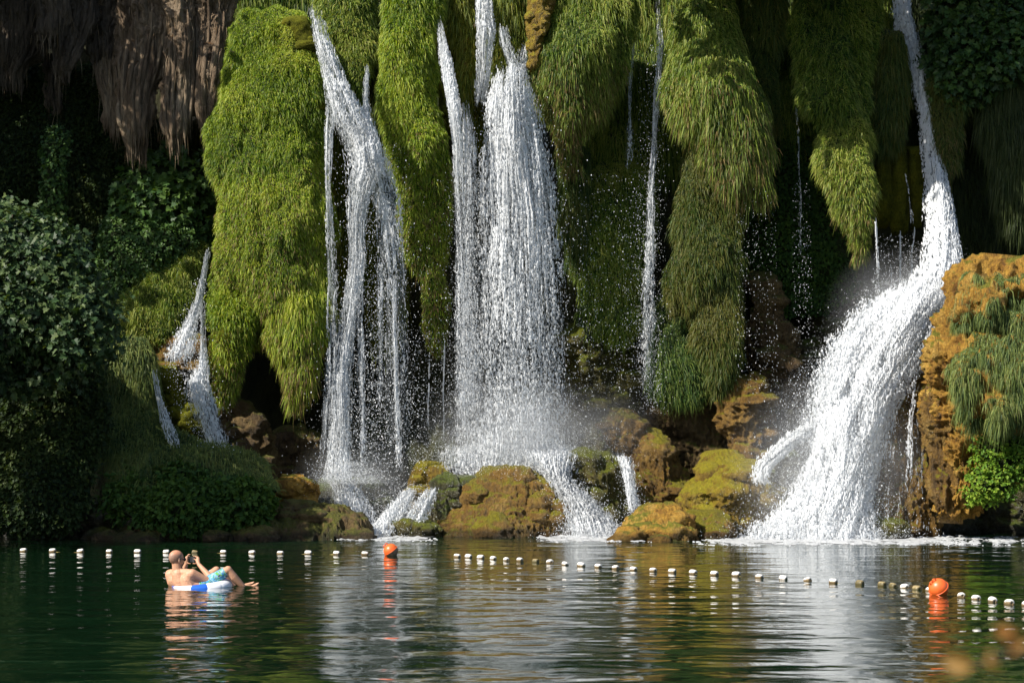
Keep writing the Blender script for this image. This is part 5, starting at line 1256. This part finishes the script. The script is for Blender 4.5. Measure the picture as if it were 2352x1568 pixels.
def buoy(label, x, yw, R, tilt, dirty):
    D = YW(yw); loc = np.array([(x - 1176) / F * D, D - 0.02, R * 0.62])
    t = thing('mooring_buoy', label, 'buoy', (loc[0], loc[1], 0.0), 'orange buoys on the swimming line')
    ax = np.array(tilt, float); ax /= np.linalg.norm(ax)
    e1 = np.cross(ax, (0, 1, 0)); e1 /= np.linalg.norm(e1); e2 = np.cross(ax, e1)
    Rm = np.stack([e1, e2, ax], 1)
    def half(s):
        th = np.linspace(0, np.pi / 2, 12); ph = np.linspace(0, 2 * np.pi, 32, endpoint=False)
        T, Pp = np.meshgrid(th, ph, indexing='ij')
        V = np.stack([np.sin(T) * np.cos(Pp), np.sin(T) * np.sin(Pp), s * np.cos(T)], -1).reshape(-1, 3) * R @ Rm.T + loc
        return V, grid_wrap(12, 32)
    obj('upper_shell', *half(1), M['buoy'], t, smooth=True)
    obj('lower_shell', *half(-1), M['buoy_dirty' if dirty else 'buoy'], t, smooth=True)
    a = np.linspace(0, 2 * np.pi, 41)
    ring = np.stack([np.cos(a), np.sin(a), 0 * a], -1) * (R * 1.015)
    b = MB(); b.tube(ring @ Rm.T + loc, R * 0.045, 6, cap=False); obj('seam_flange', *b.out(), M['buoy'], t, smooth=True)
    a = np.linspace(0, 2 * np.pi, 17)
    for k, off in enumerate((0.0, 0.30)):
        lug = np.stack([np.cos(a) * 0.17 + off * 1.2, 0 * a, np.sin(a) * 0.17 + 1.10 - off * 0.35], -1) * R
        b = MB(); b.tube(lug @ Rm.T + loc, R * 0.06, 6, cap=False); obj('lug', *b.out(), M['buoy'], t, smooth=True)
def grid_wrap(nv, nu):
    return np.array([(i * nu + j, (i + 1) * nu + j, (i + 1) * nu + (j + 1) % nu, i * nu + (j + 1) % nu) for i in range(nv - 1) for j in range(nu)])
buoy('far orange buoy with a dirty grey lower half, left of centre', 898, 1274.5, 0.122, (-0.55, -0.15, 0.8), True)
buoy('near clean orange buoy at the right end of the slanting line', 2155, 1364, 0.126, (-0.5, -0.45, 0.75), False)

# ------------------------------------------------------------------ man floating on a swim ring
YP = 27.2
def Zp(zx, zy, dy=0.0):
    return PX((600 + zx / 4.48) * 0.574219, (2100 + zy / 4.48) * 0.574219, YP + dy)
def cap_chain(b, pts, rad, k=14, sub=5):
    """tapered limb through points with a ball at each joint"""
    pts = [Zp(*p) for p in pts]
    for i in range(len(pts) - 1):
        s = np.linspace(0, 1, sub)[:, None]
        b.tube(pts[i] * (1 - s) + pts[i + 1] * s, np.linspace(rad[i], rad[i + 1], sub), k)
    for p, q in zip(pts, rad): b.ball(p, (q, q, q), nu=k, nv=8)
def remesh(name, b, voxel, smooth_it, mat, parent, colf=None):
    V, Fs = b.out()
    off = np.array(parent.location)
    me = mesh_np(name, V - off, Fs)
    o = bpy.data.objects.new(name, me); COL.objects.link(o)
    m = o.modifiers.new('r', 'REMESH'); m.mode = 'VOXEL'; m.voxel_size = voxel
    m2 = o.modifiers.new('s', 'SMOOTH'); m2.iterations = smooth_it; m2.factor = 0.5
    dg = bpy.context.evaluated_depsgraph_get()
    nm = bpy.data.meshes.new_from_object(o.evaluated_get(dg)); nm.name = name
    o.modifiers.clear(); o.data = nm
    nm.materials.clear(); nm.materials.append(mat)
    n = len(nm.polygons); nm.polygons.foreach_set('use_smooth', np.ones(n, bool))
    if colf is not None:
        co = np.zeros(len(nm.vertices) * 3, np.float32); nm.vertices.foreach_get('co', co)
        c = np.ones((len(nm.vertices), 4), np.float32); c[:, :3] = colf(co.reshape(-1, 3) + off)
        at = nm.color_attributes.new('Col', 'FLOAT_COLOR', 'POINT'); at.data.foreach_set('color', c.ravel())
    o.parent = parent
    return o

def skin_mat():
    m, n, out = newmat('skin')
    at = N(n, 'ShaderNodeAttribute', attribute_name='Col')
    vec, g = mapped(n); f = noise_node(n, 45, 4, 0.6, vec)
    c = mixc(n, 1.0, at.outputs[0], ramp(n, f, [(0.3, (0.86, 0.82, 0.80)), (0.7, (1.1, 1.08, 1.06))]), 'MULTIPLY')
    b = N(n, 'ShaderNodeBsdfPrincipled'); b.inputs['Roughness'].default_value = 0.58
    b.inputs['Subsurface Weight'].default_value = 0.12; b.inputs['Subsurface Radius'].default_value = (0.012, 0.005, 0.003)
    b.inputs['Subsurface Scale'].default_value = 0.5
    n.links.new(c, b.inputs['Base Color']); n.links.new(b.outputs[0], out.inputs[0]); return m
def shorts_mat():
    m, n, out = newmat('printed_shorts')
    vec, g = mapped(n)
    f = noise_node(n, 17, 3, 0.55, vec, 1.2); f2 = noise_node(n, 23, 2, 0.5, vec, 1.5)
    c = ramp(n, f, [(0.38, (0.03, 0.16, 0.34)), (0.47, (0.07, 0.33, 0.50)), (0.55, (0.36, 0.50, 0.56)), (0.61, (0.04, 0.05, 0.13))])
    c.node.color_ramp.interpolation = 'CONSTANT'
    k = ramp(n, f2, [(0.56, (0, 0, 0)), (0.58, (1, 1, 1))])
    c = mixc(n, k, c, (0.10, 0.33, 0.05))
    b = N(n, 'ShaderNodeBsdfPrincipled'); b.inputs['Roughness'].default_value = 0.7
    n.links.new(c, b.inputs['Base Color']); n.links.new(b.outputs[0], out.inputs[0]); return m

def swimmer():
    base = Zp(700, 1115, 0.08); base[2] = -0.25
    t = thing('person', 'bald tanned man in blue and green swim shorts reclining on a ring, taking a picture', 'person', base)
    HC = Zp(468, 575, 0.06)
    fwd = unit(np.array([0.76, 0.65, -0.04])); rgt = unit(np.cross(fwd, (0, 0, 1))); upv = np.cross(rgt, fwd)
    Rh = np.stack([fwd, rgt, upv], 1)
    b = MB()
    # head
    b.ball(HC, (0.106, 0.080, 0.098), Rh, 24, 16)
    b.ball(HC + fwd * 0.035 + upv * -0.055, (0.075, 0.066, 0.085), Rh, 20, 14)
    b.ball(HC + fwd * 0.060 + upv * -0.105, (0.042, 0.046, 0.040), Rh)              # chin
    b.ball(HC + fwd * 0.115 + upv * -0.052, (0.018, 0.013, 0.024), Rh)              # nose
    b.ball(HC + fwd * 0.088 + upv * -0.012, (0.022, 0.055, 0.016), Rh)              # brow
    b.ball(HC + fwd * 0.098 + upv * -0.088, (0.014, 0.026, 0.009), Rh)              # lips
    for s in (1, -1):
        b.ball(HC + rgt * 0.082 * s + fwd * 0.010 + upv * -0.042, (0.020, 0.009, 0.033), Rh)   # ears
    # neck and trunk
    cap_chain(b, [(478, 690, .06), (500, 830, .07)], [0.064, 0.074])
    cap_chain(b, [(500, 835, .07), (350, 868, .18)], [0.055, 0.052])
    cap_chain(b, [(500, 835, .07), (745, 858, -.04)], [0.055, 0.054])
    cap_chain(b, [(385, 895, .17), (440, 990, .16), (540, 1090, .17), (720, 1150, .2)], [0.085, 0.105, 0.11, 0.12])
    cap_chain(b, [(715, 900, -.02), (680, 980, .0), (730, 1090, .02), (890, 1140, .06)], [0.085, 0.105, 0.115, 0.13])
    cap_chain(b, [(520, 890, .06), (560, 1000, .06), (640, 1100, .08)], [0.10, 0.115, 0.115])
    # right arm, near
    cap_chain(b, [(760, 862, -.05), (960, 962, .0), (1140, 1005, .05)], [0.062, 0.052, 0.044])
    cap_chain(b, [(1140, 1005, .05), (1060, 910, .11), (875, 700, .22)], [0.044, 0.045, 0.026])
    # left arm, far
    cap_chain(b, [(350, 868, .18), (470, 900, .34), (580, 880, .44)], [0.058, 0.048, 0.040])
    cap_chain(b, [(580, 880, .44), (610, 800, .42), (650, 690, .37)], [0.040, 0.040, 0.026])
    # right hand
    cap_chain(b, [(872, 690, .22), (858, 650, .25), (862, 600, .28)], [0.024, 0.029, 0.024], 10)
    fr = 0.0085
    for pts in ([(858, 590, .28), (825, 553, .31), (780, 556, .335)], [(868, 595, .29), (858, 562, .34), (815, 566, .375)],
                [(874, 612, .30), (862, 600, .355), (818, 604, .385)], [(874, 632, .29), (862, 655, .345), (820, 660, .375)],
                [(852, 640, .25), (815, 618, .262), (788, 598, .272)]):
        cap_chain(b, pts, [fr * 1.15, fr, fr * 0.85], 8, 4)
    cap_chain(b, [(862, 660, .26), (815, 684, .30), (768, 683, .33)], [fr * 1.1, fr, fr * 0.8], 8, 4)
    # left hand
    cap_chain(b, [(650, 690, .37), (652, 640, .37), (660, 580, .375)], [0.024, 0.029, 0.024], 10)
    for pts in ([(668, 560, .37), (690, 520, .372), (722, 524, .37)], [(660, 565, .39), (694, 550, .425), (728, 570, .43)], [(660, 590, .40), (692, 592, .435), (724, 605, .44)],
                [(658, 615, .40), (690, 632, .43), (722, 640, .43)], [(655, 650, .36), (690, 682, .345), (728, 684, .345)]):
        cap_chain(b, pts, [fr * 1.15, fr, fr * 0.85], 8, 4)
    # legs
    cap_chain(b, [(930, 1090, .04), (1200, 930, .08), (1400, 800, .11)], [0.092, 0.074, 0.056])
    cap_chain(b, [(1400, 800, .11), (1500, 930, .13), (1690, 1120, .17), (1720, 1170, .18)], [0.054, 0.058, 0.036, 0.034])
    cap_chain(b, [(1720, 1170, .18), (1830, 1110, .21), (1925, 1052, .23)], [0.036, 0.03, 0.020])
    cap_chain(b, [(900, 1080, .24), (1050, 930, .28), (1190, 805, .32)], [0.09, 0.072, 0.054])
    cap_chain(b, [(1190, 805, .32), (1330, 960, .36), (1560, 1140, .42)], [0.052, 0.055, 0.035])
    cap_chain(b, [(1560, 1140, .42), (1720, 1075, .44), (1840, 1035, .45)], [0.036, 0.028, 0.020])
    for bx, by, dy, s in ((1925, 1052, .23, 1), (1840, 1035, .45, 1)):       # toes
        for k in range(5):
            q = k * 0.014
            cap_chain(b, [(bx - 8 * k, by, dy + q - 0.02), (bx + 22 - 9 * k, by - 22 + 4 * k, dy + q - 0.02)], [0.011 - 0.001 * k, 0.009 - 0.0008 * k], 7, 3)
    def colf(P):
        c = np.tile(np.array([0.50, 0.27, 0.165]), (len(P), 1))
        q = (P - HC) @ Rh
        d = np.linalg.norm(q / np.array([0.12, 0.1, 0.12]), axis=1)
        ishead = (d < 1.25) & (q[:, 2] > -0.08)
        h = q[:, 2]
        hair = np.clip((0.058 - h) / 0.03, 0, 1) * np.clip((h + 0.075) / 0.02, 0, 1) * np.clip((0.045 - q[:, 0]) / 0.02, 0, 1) * ishead
        hair = hair * (0.75 + 0.25 * np.sin(P[:, 0] * 900) * np.sin(P[:, 2] * 1100))
        c = c * (1 - 0.72 * hair[:, None]) + np.array([0.10, 0.075, 0.07]) * 0.72 * hair[:, None]
        red = ishead & (h > 0.04); c[red] = c[red] * np.array([1.06, 0.92, 0.9])
        beard = (d < 1.6) & (q[:, 0] > 0.03) & (h < -0.085) & (h > -0.16)
        c[beard] = c[beard] * 0.4
        return c
    M['skin'] = skin_mat()
    remesh('body', b, 0.0058, 5, M['skin'], t, colf)
    # shorts
    b = MB()
    cap_chain(b, [(890, 1095, .08), (930, 1085, .04), (1200, 935, .08), (1318, 858, .10)], [0.12, 0.10, 0.084, 0.071])
    cap_chain(b, [(900, 1080, .22), (1000, 980, .27), (1110, 878, .305)], [0.10, 0.082, 0.069])
    s = remesh('swim_shorts', b, 0.009, 3, shorts_mat(), t)
    # sunglasses
    b = MB(); mg = plain('dark_plastic', (0.012, 0.012, 0.014), 0.25, 0.5)
    for s_ in (1, -1):
        c = HC + fwd * 0.112 + rgt * 0.036 * s_ + upv * -0.024
        b.ball(c, (0.010, 0.032, 0.024), Rh, 14, 8)
        e = np.linspace(0, 1, 6)[:, None]
        a0 = HC + fwd * 0.105 + rgt * 0.070 * s_ + upv * -0.016; a1 = HC + fwd * 0.0 + rgt * 0.090 * s_ + upv * -0.020
        b.tube(a0 * (1 - e) + a1 * e, 0.0055, 6)
    b.tube([HC + fwd * 0.118 + rgt * 0.02 + upv * -0.016, HC + fwd * 0.118 - rgt * 0.02 + upv * -0.016], 0.004, 6)
    obj('sunglasses', *b.out(), mg, t, smooth=True)
    # camera phone, held
    pc = Zp(757, 612, .34)
    pt = thing('phone', 'small black phone held up in both hands of the man', 'phone', pc)
    def slab(c, hx, hy, hz, bev):
        q = []
        for sx in (-1, 1):
            for ring in ((1 - bev / hy, 1), (1, 1 - bev / hz)):
                pass
        oct_ = [(hy, hz - bev), (hy - bev, hz), (-hy + bev, hz), (-hy, hz - bev), (-hy, -hz + bev), (-hy + bev, -hz), (hy - bev, -hz), (hy, -hz + bev)]
        V = np.array([(sx * hx, y, z) for sx in (-1, 1) for y, z in oct_]) @ Rh.T + c
        Fq = [[(i, (i + 1) % 8, 8 + (i + 1) % 8, 8 + i) for i in range(8)]]
        V = np.concatenate([V, [V[:8].mean(0)], [V[8:].mean(0)]])
        tri = [(16, (i + 1) % 8, i) for i in range(8)] + [(17, 8 + i, 8 + (i + 1) % 8) for i in range(8)]
        return V, [np.array(Fq[0]), np.array(tri)]
    obj('case', *slab(pc, 0.006, 0.072, 0.037, 0.009), plain('black_phone', (0.015, 0.015, 0.017), 0.35), pt)
    obj('screen', *slab(pc - fwd * 0.0066, 0.0012, 0.066, 0.032, 0.004), plain('phone_screen', (0.02, 0.025, 0.03), 0.1), pt)
    b = MB(); b.ball(pc + fwd * 0.008 + rgt * 0.05 + upv * 0.02, (0.004, 0.01, 0.01), Rh, 10, 6); obj('camera_lens', *b.out(), mg, pt, smooth=True)
    # swim ring
    rc = Zp(885, 1100, 0.14); rc[2] = -0.035
    rt_ = thing('swim_ring', 'inflatable blue and white swim ring under the man', 'swim ring', (rc[0], rc[1], rc[2]))
    blue = plain('blue_vinyl', (0.02, 0.11, 0.50), 0.3, 0.5); white = plain('white_vinyl', (0.78, 0.79, 0.83), 0.3, 0.5)
    bounds = [0, 38, 67, 98, 155, 185, 225, 270, 315, 360]; cols = [white, white, blue, white, blue, white, blue, white, blue]
    for k in range(len(bounds) - 1):
        a = np.radians(np.linspace(bounds[k], bounds[k + 1], 12)); ph = np.linspace(0, 2 * np.pi, 22, endpoint=False)
        A_, Ph = np.meshgrid(a, ph, indexing='ij')
        edge = np.minimum(1, np.minimum(A_ - a[0], a[-1] - A_) * 25)
        rr = 0.108 * (0.965 + 0.035 * np.sqrt(np.clip(edge, 0, 1)))
        R0 = 0.335
        x = (R0 + rr * np.cos(Ph)) * np.cos(A_); y = -(R0 + rr * np.cos(Ph)) * np.sin(A_) * 0.95; z = rr * np.sin(Ph) * 0.95
        z = z + 0.11 * x - 0.02 + 0.05 * y * 0.6
        V = np.stack([x, y, z], -1).reshape(-1, 3) + rc
        o = obj('panel', V, grid_wrap(12, 22), cols[k], rt_, smooth=True)
        o['label'] = 'blue panel' if cols[k] is blue else 'white panel'
swimmer()

# ------------------------------------------------------------------ out-of-focus twig close to the camera, lower right
def twig():
    r = np.random.default_rng(400)
    root = PX(2560, 1660, 1.75); tip = PX(2235, 1525, 1.7)
    t = thing('twig', 'blurred brown autumn twig close to the camera in the lower right corner', 'twig', root)
    s = np.linspace(0, 1, 12)[:, None]
    b = MB(); st = root * (1 - s) + tip * s + np.array([0, 0, 0.03]) * np.sin(s * np.pi)
    b.tube(st, np.linspace(0.003, 0.001, 12), 6)
    b.tube([st[8], PX(2310, 1490, 1.7), PX(2325, 1455, 1.68)], [0.0015, 0.0012, 0.001], 6)
    obj('stem', *b.out(), M['bark'], t, smooth=True)
    lvv, lff = leaf_shape('oval')
    spots = [(2330, 1462, 1.68), (2318, 1500, 1.69), (2262, 1522, 1.70), (2296, 1540, 1.71), (2236, 1530, 1.70), (2345, 1440, 1.68)]
    for k, p in enumerate(spots):
        c = palette(np.array([k / 6]), [(0.30, 0.13, 0.03), (0.34, 0.19, 0.05), (0.20, 0.12, 0.03)])
        me = mesh_np('leaf', lvv, lff, False, np.repeat(c, len(lvv), 0)); me.materials.append(M['leaf'])
        o = bpy.data.objects.new('leaf', me); COL.objects.link(o); o.parent = t
        o.location = PX(*p) - np.array(t.location); sz = r.uniform(0.016, 0.026); o.scale = (sz, sz, sz)
        o.rotation_euler = tuple(r.normal(0, 1.2, 3) + np.array([1.2, 0, 0]))
twig()
